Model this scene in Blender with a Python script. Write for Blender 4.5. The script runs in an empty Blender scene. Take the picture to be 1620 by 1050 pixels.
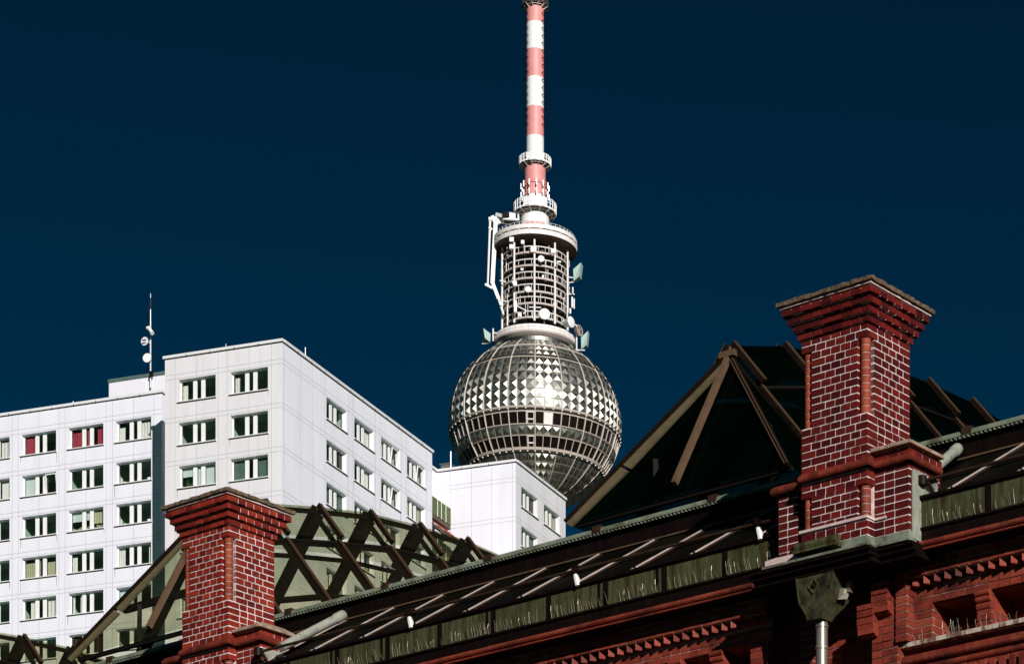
import bpy, math, random
from mathutils import Vector, Matrix
R = math.radians
SC = bpy.context.scene
COL = SC.collection

# ------------------------------------------------------------------ camera
F, PX, HZ, CZ = 4695.0, 1300.0, 2410.0, 1.7        # focal length, principal point, horizon (photo pixels), eye height
cam = bpy.data.cameras.new('camera')
cam_o = bpy.data.objects.new('camera', cam)
COL.objects.link(cam_o)
cam_o.location = (0, 0, CZ)
cam_o.rotation_euler = (R(90), 0, 0)
cam.sensor_width = 36.0
cam.lens = F / 1620 * 36
cam.shift_x = (810 - PX) / 1620
cam.shift_y = (HZ - 525) / 1620
cam.clip_start, cam.clip_end = 0.5, 6000
SC.camera = cam_o

# ------------------------------------------------------------------ sky, sun, exposure
SUN_AZ, SUN_EL = R(159.9), R(20.3)
w = bpy.data.worlds.new('World')
SC.world = w
w.use_nodes = True
nt = w.node_tree
nt.nodes.clear()
sky = nt.nodes.new('ShaderNodeTexSky')
sky.sky_type = 'NISHITA'
sky.sun_disc = False
sky.sun_elevation = SUN_EL
sky.sun_rotation = SUN_AZ
sky.altitude = 1500
sky.air_density = 1.0
sky.dust_density = 0.2
sky.ozone_density = 4.0
mul = nt.nodes.new('ShaderNodeMix')
mul.data_type = 'RGBA'
mul.blend_type = 'MULTIPLY'
mul.inputs[0].default_value = 1.0
mul.inputs[7].default_value = (0.006, 0.225, 0.285, 1)
tc = nt.nodes.new('ShaderNodeTexCoord')           # polarised sky: deeper towards the zenith
sx = nt.nodes.new('ShaderNodeSeparateXYZ')
mr = nt.nodes.new('ShaderNodeMapRange')
mr.inputs[1].default_value, mr.inputs[2].default_value = 0.28, 0.47
mr.inputs[3].default_value, mr.inputs[4].default_value = 0.96, 0.66
mg = nt.nodes.new('ShaderNodeMix')
mg.data_type = 'RGBA'
mg.blend_type = 'MULTIPLY'
mg.inputs[0].default_value = 1.0
nt.links.new(tc.outputs['Generated'], sx.inputs[0])
nt.links.new(sx.outputs[2], mr.inputs[0])
nt.links.new(mr.outputs[0], mg.inputs[7])
bg = nt.nodes.new('ShaderNodeBackground')
bg.inputs[1].default_value = 0.05
wo = nt.nodes.new('ShaderNodeOutputWorld')
nt.links.new(sky.outputs[0], mul.inputs[6])
nt.links.new(mul.outputs[2], mg.inputs[6])
nt.links.new(mg.outputs[2], bg.inputs[0])
nt.links.new(bg.outputs[0], wo.inputs[0])

sun = bpy.data.lights.new('sun', 'SUN')
sun.energy = 4.6
sun.angle = R(0.5)
sun.color = (1.0, 0.965, 0.93)
sun_o = bpy.data.objects.new('sun', sun)
COL.objects.link(sun_o)
sd = Vector((math.sin(SUN_AZ) * math.cos(SUN_EL), math.cos(SUN_AZ) * math.cos(SUN_EL), math.sin(SUN_EL)))
sun_o.rotation_euler = sd.to_track_quat('Z', 'Y').to_euler()
sun_o.location = sd * 50

SC.view_settings.view_transform = 'Standard'
SC.view_settings.look = 'None'
SC.view_settings.exposure = 0.0
SC.view_settings.gamma = 1.0
SC.cycles.max_bounces = 10
SC.cycles.transparent_max_bounces = 24
SC.cycles.caustics_reflective = False
SC.cycles.caustics_refractive = False

# ------------------------------------------------------------------ helpers
class MB:
    """collects faces and links them as ONE mesh object"""
    def __init__(self):
        self.v, self.f = [], []
    def poly(self, *pts):
        n = len(self.v)
        self.v += [tuple(p) for p in pts]
        self.f.append(tuple(range(n, n + len(pts))))
    def box(self, x0, x1, y0, y1, z0, z1):
        n = len(self.v)
        x0, x1 = min(x0, x1), max(x0, x1)
        y0, y1 = min(y0, y1), max(y0, y1)
        self.v += [(x0, y0, z0), (x1, y0, z0), (x1, y1, z0), (x0, y1, z0), (x0, y0, z1), (x1, y0, z1), (x1, y1, z1), (x0, y1, z1)]
        for q in ((3, 2, 1, 0), (4, 5, 6, 7), (0, 1, 5, 4), (1, 2, 6, 5), (2, 3, 7, 6), (3, 0, 4, 7)):
            self.f.append(tuple(n + i for i in q))
    def beam(self, p, q, wd, ht, up=(0, 0, 1)):
        p, q = Vector(p), Vector(q)
        d = (q - p).normalized()
        s = d.cross(Vector(up))
        if s.length < 1e-5: s = d.cross(Vector((1, 0, 0)))
        s.normalize()
        u = s.cross(d)
        s *= wd / 2; u *= ht / 2
        n = len(self.v)
        for c in (p, q):
            for a, b in ((-1, -1), (1, -1), (1, 1), (-1, 1)):
                self.v.append(tuple(c + s * a + u * b))
        for k in ((0, 1, 2, 3), (7, 6, 5, 4), (0, 4, 5, 1), (1, 5, 6, 2), (2, 6, 7, 3), (3, 7, 4, 0)):
            self.f.append(tuple(n + i for i in k))
    def tube(self, pts, r, n=8, cap=True):
        pts = [Vector(p) for p in pts]
        rs = r if isinstance(r, (list, tuple)) else [r] * len(pts)
        base = len(self.v)
        ref = None
        for i, p in enumerate(pts):
            d = (pts[min(i + 1, len(pts) - 1)] - pts[max(i - 1, 0)]).normalized()
            if ref is None:
                ref = d.cross(Vector((0, 0, 1)))
                if ref.length < 1e-3: ref = d.cross(Vector((1, 0, 0)))
            ref = (ref - d * ref.dot(d)).normalized()
            o = d.cross(ref)
            for k in range(n):
                a = 2 * math.pi * k / n
                self.v.append(tuple(p + (ref * math.cos(a) + o * math.sin(a)) * rs[i]))
        for i in range(len(pts) - 1):
            for k in range(n):
                a, b = base + i * n + k, base + i * n + (k + 1) % n
                self.f.append((a, b, b + n, a + n))
        if cap:
            self.f.append(tuple(base + k for k in range(n))[::-1])
            self.f.append(tuple(base + (len(pts) - 1) * n + k for k in range(n)))
    def lathe(self, prof, n=64, cx=0, cy=0, a0=0.0):
        base = len(self.v)
        for r, z in prof:
            for k in range(n):
                a = a0 + 2 * math.pi * k / n
                self.v.append((cx + r * math.sin(a), cy - r * math.cos(a), z))
        for i in range(len(prof) - 1):
            for k in range(n):
                a, b = base + i * n + k, base + i * n + (k + 1) % n
                self.f.append((a, b, b + n, a + n))
    def ring(self, r, z, t, n=72, m=6, cx=0, cy=0):
        """torus of radius r at height z, tube radius t"""
        base = len(self.v)
        for k in range(n):
            a = 2 * math.pi * k / n
            for j in range(m):
                b = 2 * math.pi * j / m
                rr = r + t * math.cos(b)
                self.v.append((cx + rr * math.sin(a), cy - rr * math.cos(a), z + t * math.sin(b)))
        for k in range(n):
            for j in range(m):
                a, b = base + k * m + j, base + k * m + (j + 1) % m
                c, d = base + ((k + 1) % n) * m + (j + 1) % m, base + ((k + 1) % n) * m + j
                self.f.append((a, b, c, d))
    def sweep(self, prof, x0, x1):
        """profile of (y, z) points extruded along x"""
        n = len(self.v); m = len(prof)
        for x in (x0, x1):
            self.v += [(x, y, z) for y, z in prof]
        for i in range(m):
            j = (i + 1) % m
            self.f.append((n + i, n + j, n + m + j, n + m + i))
        self.f.append(tuple(range(n, n + m))[::-1])
        self.f.append(tuple(range(n + m, n + 2 * m)))
    def build(self, name, mat, parent=None, smooth=False, bevel=0.0):
        me = bpy.data.meshes.new(name)
        me.from_pydata(self.v, [], self.f)
        me.update()
        me.materials.append(mat)
        if smooth:
            for p in me.polygons: p.use_smooth = True
        o = bpy.data.objects.new(name, me)
        COL.objects.link(o)
        if parent is not None: o.parent = parent
        if bevel:
            b = o.modifiers.new('bevel', 'BEVEL')
            b.width = bevel; b.segments = 2; b.limit_method = 'ANGLE'
        if smooth:
            try:
                me.set_sharp_from_angle(angle=R(40))
            except Exception:
                pass
        return o

def tag(o, label=None, cat=None, group=None, kind=None):
    if label: o['label'] = label
    if cat: o['category'] = cat
    if group: o['group'] = group
    if kind: o['kind'] = kind
    return o

def empty(name, loc, rz=0.0):
    o = bpy.data.objects.new(name, None)
    COL.objects.link(o)
    o.location = loc
    o.rotation_euler = (0, 0, rz)
    return o

def newmat(name):
    m = bpy.data.materials.new(name)
    m.use_nodes = True
    nt = m.node_tree
    nt.nodes.clear()
    out = nt.nodes.new('ShaderNodeOutputMaterial')
    return m, nt, out

def ramp(nt, stops):
    r = nt.nodes.new('ShaderNodeValToRGB')
    e = r.color_ramp.elements
    while len(e) < len(stops): e.new(0.5)
    for k, (p, c) in enumerate(stops):
        e[k].position = p
        e[k].color = (*c, 1)
    return r

def noise(nt, scale, detail=6, rough=0.6, vec=None, stretch=None):
    n = nt.nodes.new('ShaderNodeTexNoise')
    n.inputs['Scale'].default_value = scale
    n.inputs['Detail'].default_value = detail
    n.inputs['Roughness'].default_value = rough
    tc = nt.nodes.new('ShaderNodeTexCoord')
    if stretch:
        mp = nt.nodes.new('ShaderNodeMapping')
        mp.inputs['Scale'].default_value = stretch
        nt.links.new(tc.outputs['Object'], mp.inputs[0])
        nt.links.new(mp.outputs[0], n.inputs['Vector'])
    else:
        nt.links.new(tc.outputs['Object'], n.inputs['Vector'])
    return n

def mixc(nt, a, b, fac, mode='MIX'):
    m = nt.nodes.new('ShaderNodeMix')
    m.data_type = 'RGBA'
    m.blend_type = mode
    for sock, val in ((m.inputs[0], fac), (m.inputs[6], a), (m.inputs[7], b)):
        if hasattr(val, 'links'): nt.links.new(val, sock)
        elif isinstance(val, (int, float)): sock.default_value = val
        else: sock.default_value = (*val, 1)
    return m.outputs[2]

def surf(name, col, rough=0.7, metal=0.0, var=0.0, scale=3.0, dirt=None, dirt_scale=1.0, dirt_lo=0.5, dirt_hi=0.7, stretch=None, bump=0.0, bump_scale=60.0, spec=0.5, island=0.0):
    """principled surface with noise variation, dirt patches in their own colour and a fine bump"""
    m, nt, out = newmat(name)
    p = nt.nodes.new('ShaderNodeBsdfPrincipled')
    p.inputs['Roughness'].default_value = rough
    p.inputs['Metallic'].default_value = metal
    p.inputs['Specular IOR Level'].default_value = spec
    c = col
    if var:
        n = noise(nt, scale, stretch=stretch)
        r = ramp(nt, [(0.3, tuple(x * (1 - var) for x in col)), (0.7, tuple(min(1, x * (1 + var)) for x in col))])
        nt.links.new(n.outputs[0], r.inputs[0])
        c = r.outputs[0]
    if island:
        g = nt.nodes.new('ShaderNodeNewGeometry')
        r = ramp(nt, [(0, (1 - island,) * 3), (1, (1.0,) * 3)])
        nt.links.new(g.outputs['Random Per Island'], r.inputs[0])
        c = mixc(nt, c, r.outputs[0], 1.0, 'MULTIPLY')
    if dirt:
        n = noise(nt, dirt_scale, detail=9, rough=0.65, stretch=stretch)
        r = ramp(nt, [(dirt_lo, (0, 0, 0)), (dirt_hi, (1, 1, 1))])
        nt.links.new(n.outputs[0], r.inputs[0])
        c = mixc(nt, c, dirt, r.outputs[0])
    if hasattr(c, 'links'): nt.links.new(c, p.inputs['Base Color'])
    else: p.inputs['Base Color'].default_value = (*c, 1)
    if bump:
        n = noise(nt, bump_scale, detail=8)
        b = nt.nodes.new('ShaderNodeBump')
        b.inputs['Strength'].default_value = bump
        b.inputs['Distance'].default_value = 0.01
        nt.links.new(n.outputs[0], b.inputs['Height'])
        nt.links.new(b.outputs[0], p.inputs['Normal'])
    nt.links.new(p.outputs[0], out.inputs[0])
    return m

def brick_mat(name, cols, stain=(0.03, 0.008, 0.006), stain_amt=0.5, bump=0.5):
    m, nt, out = newmat(name)
    p = nt.nodes.new('ShaderNodeBsdfPrincipled')
    p.inputs['Roughness'].default_value = 0.62
    p.inputs['Specular IOR Level'].default_value = 0.25
    g = nt.nodes.new('ShaderNodeNewGeometry')
    k = len(cols)
    r = ramp(nt, [(i / (k - 1), c) for i, c in enumerate(cols)])
    nt.links.new(g.outputs['Random Per Island'], r.inputs[0])
    n = noise(nt, 24, detail=8, rough=0.7)
    r2 = ramp(nt, [(0.25, (0.6, 0.55, 0.55)), (0.75, (1.18, 1.18, 1.18))])
    nt.links.new(n.outputs[0], r2.inputs[0])
    c = mixc(nt, r.outputs[0], r2.outputs[0], 1.0, 'MULTIPLY')
    n3 = noise(nt, 2.2, detail=8, rough=0.7)
    r3 = ramp(nt, [(0.47, (0, 0, 0)), (0.66, (stain_amt,) * 3)])
    nt.links.new(n3.outputs[0], r3.inputs[0])
    c = mixc(nt, c, stain, r3.outputs[0])
    nt.links.new(c, p.inputs['Base Color'])
    n2 = noise(nt, 110, detail=8, rough=0.7)
    b = nt.nodes.new('ShaderNodeBump')
    b.inputs['Strength'].default_value = bump
    b.inputs['Distance'].default_value = 0.006
    nt.links.new(n2.outputs[0], b.inputs['Height'])
    nt.links.new(b.outputs[0], p.inputs['Normal'])
    nt.links.new(p.outputs[0], out.inputs[0])
    return m

def glass_mat(name, tint, rough=0.03, refl=0.6, dirt=0.0, dirt_col=(0.3, 0.28, 0.18), wave=0.0):
    """thin pane: tinted transparency, fresnel mirror, a film of dirt in patches"""
    m, nt, out = newmat(name)
    tr = nt.nodes.new('ShaderNodeBsdfTransparent')
    tr.inputs[0].default_value = (*tint, 1)
    if dirt:                                        # grime and green algae that dim the pane in patches
        n0 = noise(nt, 0.9, detail=7, rough=0.65)
        r0 = ramp(nt, [(0.42, tint), (0.62, (tint[0] * .72, tint[1] * .82, tint[2] * .80))])
        nt.links.new(n0.outputs[0], r0.inputs[0])
        nt.links.new(r0.outputs[0], tr.inputs[0])
    gl = nt.nodes.new('ShaderNodeBsdfGlossy')
    gl.inputs['Roughness'].default_value = rough
    gl.inputs['Color'].default_value = (refl, refl, refl, 1)
    fr = nt.nodes.new('ShaderNodeFresnel')
    geo = nt.nodes.new('ShaderNodeNewGeometry')       # same reflectance from both sides of the pane
    ior = nt.nodes.new('ShaderNodeMapRange')
    ior.inputs['To Min'].default_value = 1.5
    ior.inputs['To Max'].default_value = 1 / 1.5
    nt.links.new(geo.outputs['Backfacing'], ior.inputs['Value'])
    nt.links.new(ior.outputs[0], fr.inputs[0])
    if wave:
        n = noise(nt, 1.3, detail=2)
        b = nt.nodes.new('ShaderNodeBump')
        b.inputs['Strength'].default_value = wave
        b.inputs['Distance'].default_value = 0.05
        nt.links.new(n.outputs[0], b.inputs['Height'])
        nt.links.new(b.outputs[0], gl.inputs['Normal'])
    mx = nt.nodes.new('ShaderNodeMixShader')
    nt.links.new(fr.outputs[0], mx.inputs[0])
    nt.links.new(tr.outputs[0], mx.inputs[1])
    nt.links.new(gl.outputs[0], mx.inputs[2])
    last = mx.outputs[0]
    if dirt:
        d = nt.nodes.new('ShaderNodeBsdfDiffuse')
        d.inputs[0].default_value = (*dirt_col, 1)
        n = noise(nt, 1.7, detail=9, rough=0.7)
        r = ramp(nt, [(0.35, (dirt * 0.35,) * 3), (0.75, (dirt,) * 3)])
        nt.links.new(n.outputs[0], r.inputs[0])
        m2 = nt.nodes.new('ShaderNodeMixShader')
        nt.links.new(r.outputs[0], m2.inputs[0])
        nt.links.new(last, m2.inputs[1])
        nt.links.new(d.outputs[0], m2.inputs[2])
        last = m2.outputs[0]
    nt.links.new(last, out.inputs[0])
    return m

def zf(v, r, yt):
    """height of a rim point of radius r that the photograph shows at row v, axis at depth yt"""
    return CZ + (HZ - v) * (yt - r) / F

# ------------------------------------------------------------------ materials
M = {}
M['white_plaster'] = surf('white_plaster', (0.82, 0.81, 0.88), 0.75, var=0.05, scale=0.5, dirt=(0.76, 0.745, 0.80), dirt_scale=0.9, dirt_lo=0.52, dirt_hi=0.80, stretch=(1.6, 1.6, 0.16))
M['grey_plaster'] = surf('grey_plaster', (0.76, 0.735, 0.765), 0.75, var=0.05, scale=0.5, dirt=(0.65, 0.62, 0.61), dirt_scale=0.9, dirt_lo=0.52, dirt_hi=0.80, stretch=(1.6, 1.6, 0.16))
M['streak'] = surf('rain_streak', (0.52, 0.46, 0.46), 0.9, var=0.2, scale=6)
M['joint'] = surf('joint', (0.42, 0.41, 0.44), 0.9)
M['white_trim'] = surf('white_trim', (0.86, 0.85, 0.84), 0.45)
M['sheet_metal'] = surf('sheet_metal', (0.78, 0.77, 0.78), 0.4, metal=0.0, var=0.05)
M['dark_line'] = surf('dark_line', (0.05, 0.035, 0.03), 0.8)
M['room'] = surf('room', (0.34, 0.46, 0.36), 0.9, var=0.3, scale=0.7)
M['pane'] = glass_mat('pane', (0.86, 0.90, 0.86), 0.02, 0.7)
M['curtain_white'] = surf('curtain_white', (0.72, 0.70, 0.66), 0.9, var=0.1, scale=8)
M['curtain_red'] = surf('curtain_red', (0.33, 0.035, 0.06), 0.9, var=0.25, scale=8)
M['curtain_beige'] = surf('curtain_beige', (0.42, 0.40, 0.26), 0.9, var=0.2, scale=8)
M['blind_blue'] = surf('blind_blue', (0.62, 0.70, 0.72), 0.85, var=0.05)
M['leaf'] = surf('leaf', (0.05, 0.12, 0.03), 0.6, var=0.5, scale=20)
M['roof_felt'] = surf('roof_felt', (0.13, 0.14, 0.13), 0.9)
M['roof_green'] = surf('roof_green', (0.09, 0.15, 0.125), 0.6, var=0.2)
M['balcony_green'] = surf('balcony_green', (0.10, 0.135, 0.035), 0.6, var=0.15, scale=4)
M['awning_red'] = surf('awning_red', (0.40, 0.08, 0.05), 0.8, var=0.2)
M['galv'] = surf('galv', (0.62, 0.63, 0.62), 0.45, metal=0.3, var=0.1)
M['mast_red'] = surf('mast_red', (0.78, 0.30, 0.28), 0.5, var=0.05, scale=0.6, dirt=(0.6, 0.2, 0.18), dirt_scale=0.5, dirt_lo=0.55, dirt_hi=0.9)
M['mast_white'] = surf('mast_white', (0.86, 0.85, 0.83), 0.5, var=0.03, scale=0.6)
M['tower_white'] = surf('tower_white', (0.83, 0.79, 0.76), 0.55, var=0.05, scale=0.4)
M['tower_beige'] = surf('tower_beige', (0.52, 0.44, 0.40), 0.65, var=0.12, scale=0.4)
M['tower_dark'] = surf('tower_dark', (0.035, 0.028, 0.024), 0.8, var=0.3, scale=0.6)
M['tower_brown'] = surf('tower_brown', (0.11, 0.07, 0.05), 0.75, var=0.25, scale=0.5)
M['concrete'] = surf('concrete', (0.36, 0.35, 0.33), 0.85, var=0.1, scale=0.2)
M['rib'] = surf('rib', (0.58, 0.51, 0.44), 0.45, var=0.05)
M['rib_thin'] = surf('rib_thin', (0.36, 0.32, 0.24), 0.45, metal=0.5)
M['dish'] = surf('dish', (0.84, 0.84, 0.84), 0.5)
M['dish_back'] = surf('dish_back', (0.42, 0.55, 0.50), 0.5)
M['copper'] = surf('copper_patina', (0.064, 0.070, 0.031), 0.65, spec=0.12, var=0.4, scale=6, dirt=(0.034, 0.020, 0.009), dirt_scale=2.6, dirt_lo=0.46, dirt_hi=0.62, stretch=(5.0, 5.0, 0.55), bump=0.2)
M['copper_light'] = surf('copper_light', (0.20, 0.22, 0.165), 0.65, spec=0.2, var=0.25, scale=9, dirt=(0.05, 0.04, 0.022), dirt_scale=5, dirt_lo=0.45, dirt_hi=0.65)
M['pipe_grey'] = surf('pipe_grey', (0.30, 0.315, 0.255), 0.6, spec=0.2, var=0.2, scale=6, dirt=(0.14, 0.13, 0.09), dirt_scale=8, dirt_lo=0.52, dirt_hi=0.75)
M['hopper'] = surf('hopper_copper', (0.050, 0.052, 0.023), 0.6, spec=0.25, var=0.45, scale=9, dirt=(0.010, 0.008, 0.005), dirt_scale=5, dirt_lo=0.44, dirt_hi=0.62, bump=0.25)
M['zinc'] = surf('zinc', (0.36, 0.33, 0.26), 0.35, metal=0.7, var=0.25, scale=12, stretch=(3, 3, 0.4))
M['rust_brown'] = surf('rust_brown', (0.030, 0.016, 0.009), 0.6, spec=0.2, var=0.4, scale=10, dirt=(0.06, 0.03, 0.014), dirt_scale=9, dirt_lo=0.5, dirt_hi=0.8)
M['capping'] = surf('capping_copper', (0.20, 0.235, 0.165), 0.6, var=0.2, scale=9, dirt=(0.08, 0.075, 0.045), dirt_scale=4, dirt_lo=0.45, dirt_hi=0.65)
M['board_dark'] = surf('board_dark', (0.006, 0.0035, 0.003), 0.7, spec=0.04, var=0.3, scale=5, dirt=(0.020, 0.008, 0.004), dirt_scale=2.0, dirt_lo=0.56, dirt_hi=0.8, stretch=(4, 4, 0.5))
M['bar_white'] = surf('bar_white', (0.55, 0.46, 0.41), 0.35, metal=0.2, var=0.2, scale=6)
M['frame_brown'] = surf('frame_brown', (0.011, 0.006, 0.004), 0.5, spec=0.10, var=0.35, scale=6, dirt=(0.034, 0.015, 0.007), dirt_scale=14, dirt_lo=0.55, dirt_hi=0.8, bump=0.2)
M['frame_dark'] = surf('frame_dark', (0.008, 0.006, 0.005), 0.6, spec=0.1)
M['frame_tan'] = surf('frame_tan', (0.115, 0.068, 0.040), 0.6, spec=0.2, var=0.3, scale=7, dirt=(0.09, 0.06, 0.03), dirt_scale=7, dirt_lo=0.5, dirt_hi=0.75)
M['lit_capping_edge'] = surf('lit_capping_edge', (0.085, 0.050, 0.028), 0.5, spec=0.2)  # paler brown that paints lit edges along the rafter cappings
M['verge'] = surf('verge_board', (0.125, 0.10, 0.052), 0.7, spec=0.2, var=0.3, scale=6, dirt=(0.07, 0.055, 0.025), dirt_scale=6, dirt_lo=0.5, dirt_hi=0.75)
M['sky_glass'] = glass_mat('skylight_glass', (0.80, 0.78, 0.63), 0.03, 0.2, dirt=0.06, dirt_col=(0.16, 0.14, 0.08), wave=0.02)
M['dark_glass'] = glass_mat('dark_skylight_glass', (0.09, 0.20, 0.12), 0.03, 0.08, dirt=0.10, dirt_col=(0.003, 0.018, 0.007), wave=0.02)
M['roof_glass'] = surf('roof_glass', (0.008, 0.007, 0.0045), 0.5, var=0.5, scale=1.2, spec=0.02, island=0.7)
M['moss'] = surf('mossy_coping', (0.15, 0.095, 0.052), 0.9, var=0.5, scale=18, dirt=(0.06, 0.04, 0.022), dirt_scale=22, dirt_lo=0.45, dirt_hi=0.65, bump=1.0, bump_scale=45)
M['pier_stone'] = surf('pier_stone', (0.34, 0.24, 0.17), 0.85, var=0.35, scale=12, dirt=(0.13, 0.06, 0.035), dirt_scale=8, dirt_lo=0.5, dirt_hi=0.7, bump=0.6)
M['mortar_white'] = surf('mortar_white', (0.74, 0.62, 0.59), 0.9, var=0.2, scale=14, dirt=(0.22, 0.09, 0.06), dirt_scale=4.0, dirt_lo=0.50, dirt_hi=0.68, bump=0.4)
M['mortar_facade'] = surf('mortar_facade', (0.50, 0.31, 0.25), 0.9, spec=0.1, var=0.4, scale=6, dirt=(0.05, 0.02, 0.015), dirt_scale=3, dirt_lo=0.42, dirt_hi=0.62)
M['mortar_ledge'] = surf('mortar_ledge', (0.62, 0.48, 0.44), 0.9, var=0.2, scale=14)
M['brick_orange'] = brick_mat('brick_orange', [(0.20, 0.017, 0.009), (0.30, 0.030, 0.014), (0.16, 0.010, 0.007), (0.36, 0.042, 0.018), (0.24, 0.020, 0.010), (0.12, 0.007, 0.005)])
M['brick_dark'] = brick_mat('brick_dark', [(0.125, 0.007, 0.006), (0.17, 0.011, 0.008), (0.07, 0.003, 0.003), (0.20, 0.016, 0.010), (0.10, 0.005, 0.005), (0.05, 0.002, 0.002)])
M['brick_round'] = brick_mat('brick_round', [(0.29, 0.050, 0.022), (0.36, 0.068, 0.030), (0.24, 0.036, 0.016)], stain_amt=0.7)
M['brick_string'] = brick_mat('brick_string', [(0.20, 0.028, 0.014), (0.26, 0.045, 0.022), (0.13, 0.016, 0.010)], stain_amt=0.8)
M['brick_facade'] = brick_mat('brick_facade', [(0.24, 0.037, 0.020), (0.30, 0.054, 0.028), (0.17, 0.021, 0.013), (0.33, 0.068, 0.036), (0.25, 0.038, 0.021)], stain=(0.03, 0.008, 0.006), stain_amt=0.8)
M['brick_sill'] = surf('brick_sill', (0.24, 0.115, 0.07), 0.85, var=0.5, scale=9, dirt=(0.60, 0.52, 0.43), dirt_scale=9, dirt_lo=0.44, dirt_hi=0.56, stretch=(1.5, 1.5, 0.4), bump=0.4)
M['spike'] = surf('spike_wire', (0.36, 0.32, 0.23), 0.4, metal=0.5)
M['white_rag'] = surf('white_rag', (0.75, 0.73, 0.70), 0.8)

def brick_wall_mat():
    """plain courses for the wall faces behind and below the modelled brickwork"""
    m, nt, out = newmat('brick_wall')
    p = nt.nodes.new('ShaderNodeBsdfPrincipled')
    p.inputs['Roughness'].default_value = 0.8
    p.inputs['Specular IOR Level'].default_value = 0.15
    tc = nt.nodes.new('ShaderNodeTexCoord')
    sx = nt.nodes.new('ShaderNodeSeparateXYZ')
    ad = nt.nodes.new('ShaderNodeMath')
    cx = nt.nodes.new('ShaderNodeCombineXYZ')
    nt.links.new(tc.outputs['Object'], sx.inputs[0])
    nt.links.new(sx.outputs[0], ad.inputs[0]); nt.links.new(sx.outputs[1], ad.inputs[1])
    nt.links.new(ad.outputs[0], cx.inputs[0]); nt.links.new(sx.outputs[2], cx.inputs[1])
    b = nt.nodes.new('ShaderNodeTexBrick')
    b.inputs['Scale'].default_value = 1.0
    b.inputs['Brick Width'].default_value = 0.255
    b.inputs['Row Height'].default_value = 0.077
    b.inputs['Mortar Size'].default_value = 0.006
    b.inputs['Color1'].default_value = (0.25, 0.040, 0.021, 1)
    b.inputs['Color2'].default_value = (0.16, 0.021, 0.012, 1)
    b.inputs['Mortar'].default_value = (0.26, 0.13, 0.10, 1)
    nt.links.new(cx.outputs[0], b.inputs['Vector'])
    n = noise(nt, 1.8, detail=9, rough=0.7)
    r = ramp(nt, [(0.35, (0.45, 0.42, 0.42)), (0.65, (1.1, 1.1, 1.1))])
    nt.links.new(n.outputs[0], r.inputs[0])
    nt.links.new(mixc(nt, b.outputs[0], r.outputs[0], 1.0, 'MULTIPLY'), p.inputs['Base Color'])
    nt.links.new(p.outputs[0], out.inputs[0])
    return m
M['brick_wall'] = brick_wall_mat()

def steel_mat():
    """stainless facets, brushed so that the gleam spreads from the base of each facet to its tip"""
    m, nt, out = newmat('stainless_panels')
    p = nt.nodes.new('ShaderNodeBsdfAnisotropic')
    p.distribution = 'BECKMANN'
    g = nt.nodes.new('ShaderNodeNewGeometry')
    r = ramp(nt, [(0, (0.50, 0.50, 0.45)), (1, (0.78, 0.77, 0.72))])
    nt.links.new(g.outputs['Random Per Island'], r.inputs[0])
    n = noise(nt, 0.6, detail=8, rough=0.7)
    r2 = ramp(nt, [(0.3, (0.72, 0.72, 0.68)), (0.7, (1.0, 1.0, 1.0))])
    nt.links.new(n.outputs[0], r2.inputs[0])
    nt.links.new(mixc(nt, r.outputs[0], r2.outputs[0], 1.0, 'MULTIPLY'), p.inputs['Color'])
    p.inputs['Roughness'].default_value = 0.52
    p.inputs['Anisotropy'].default_value = -0.5
    t = nt.nodes.new('ShaderNodeTangent')
    t.direction_type = 'UV_MAP'
    t.uv_map = 'brush'
    nt.links.new(t.outputs[0], p.inputs['Tangent'])
    q = nt.nodes.new('ShaderNodeBsdfAnisotropic')
    q.distribution = 'GGX'
    q.inputs['Roughness'].default_value = 0.5
    nt.links.new(p.inputs['Color'].links[0].from_socket, q.inputs['Color'])
    mx = nt.nodes.new('ShaderNodeMixShader')
    mx.inputs[0].default_value = 0.28
    nt.links.new(p.outputs[0], mx.inputs[1])
    nt.links.new(q.outputs[0], mx.inputs[2])
    nt.links.new(mx.outputs[0], out.inputs[0])
    return m
M['steel'] = steel_mat()
M['neck_steel'] = surf('neck_steel', (0.5, 0.49, 0.45), 0.3, metal=1.0, var=0.2, scale=0.8)
M['sphere_glass'] = surf('sphere_glass', (0.010, 0.006, 0.005), 0.05, spec=0.5, var=0.4, scale=0.3)

# ------------------------------------------------------------------ ground
g = MB()
g.poly((-3000, -1500, 0), (3000, -1500, 0), (3000, 4500, 0), (-3000, 4500, 0))
def ground_mat():
    """unseen ground coloured for its bounce light: green round the flats, dark elsewhere"""
    m, nt, out = newmat('ground_cover')
    p = nt.nodes.new('ShaderNodeBsdfPrincipled')
    p.inputs['Roughness'].default_value = 0.95
    p.inputs['Specular IOR Level'].default_value = 0.1
    tc = nt.nodes.new('ShaderNodeTexCoord')
    sx = nt.nodes.new('ShaderNodeSeparateXYZ')
    mr = nt.nodes.new('ShaderNodeMapRange')
    mr.inputs[1].default_value, mr.inputs[2].default_value = 0, 500
    nt.links.new(tc.outputs['Object'], sx.inputs[0])
    nt.links.new(sx.outputs[1], mr.inputs[0])
    r = ramp(nt, [(0.09, (0.055, 0.048, 0.04)), (0.12, (0.05, 0.21, 0.09)), (0.55, (0.05, 0.21, 0.09)), (0.62, (0.055, 0.045, 0.032))])
    nt.links.new(mr.outputs[0], r.inputs[0])
    n = noise(nt, 0.05, detail=8)
    r2 = ramp(nt, [(0.3, (0.7, 0.7, 0.7)), (0.7, (1.2, 1.2, 1.2))])
    nt.links.new(n.outputs[0], r2.inputs[0])
    nt.links.new(mixc(nt, r.outputs[0], r2.outputs[0], 1.0, 'MULTIPLY'), p.inputs['Base Color'])
    nt.links.new(p.outputs[0], out.inputs[0])
    return m
M['ground'] = ground_mat()
tag(g.build('ground', M['ground']), kind='structure')

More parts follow.
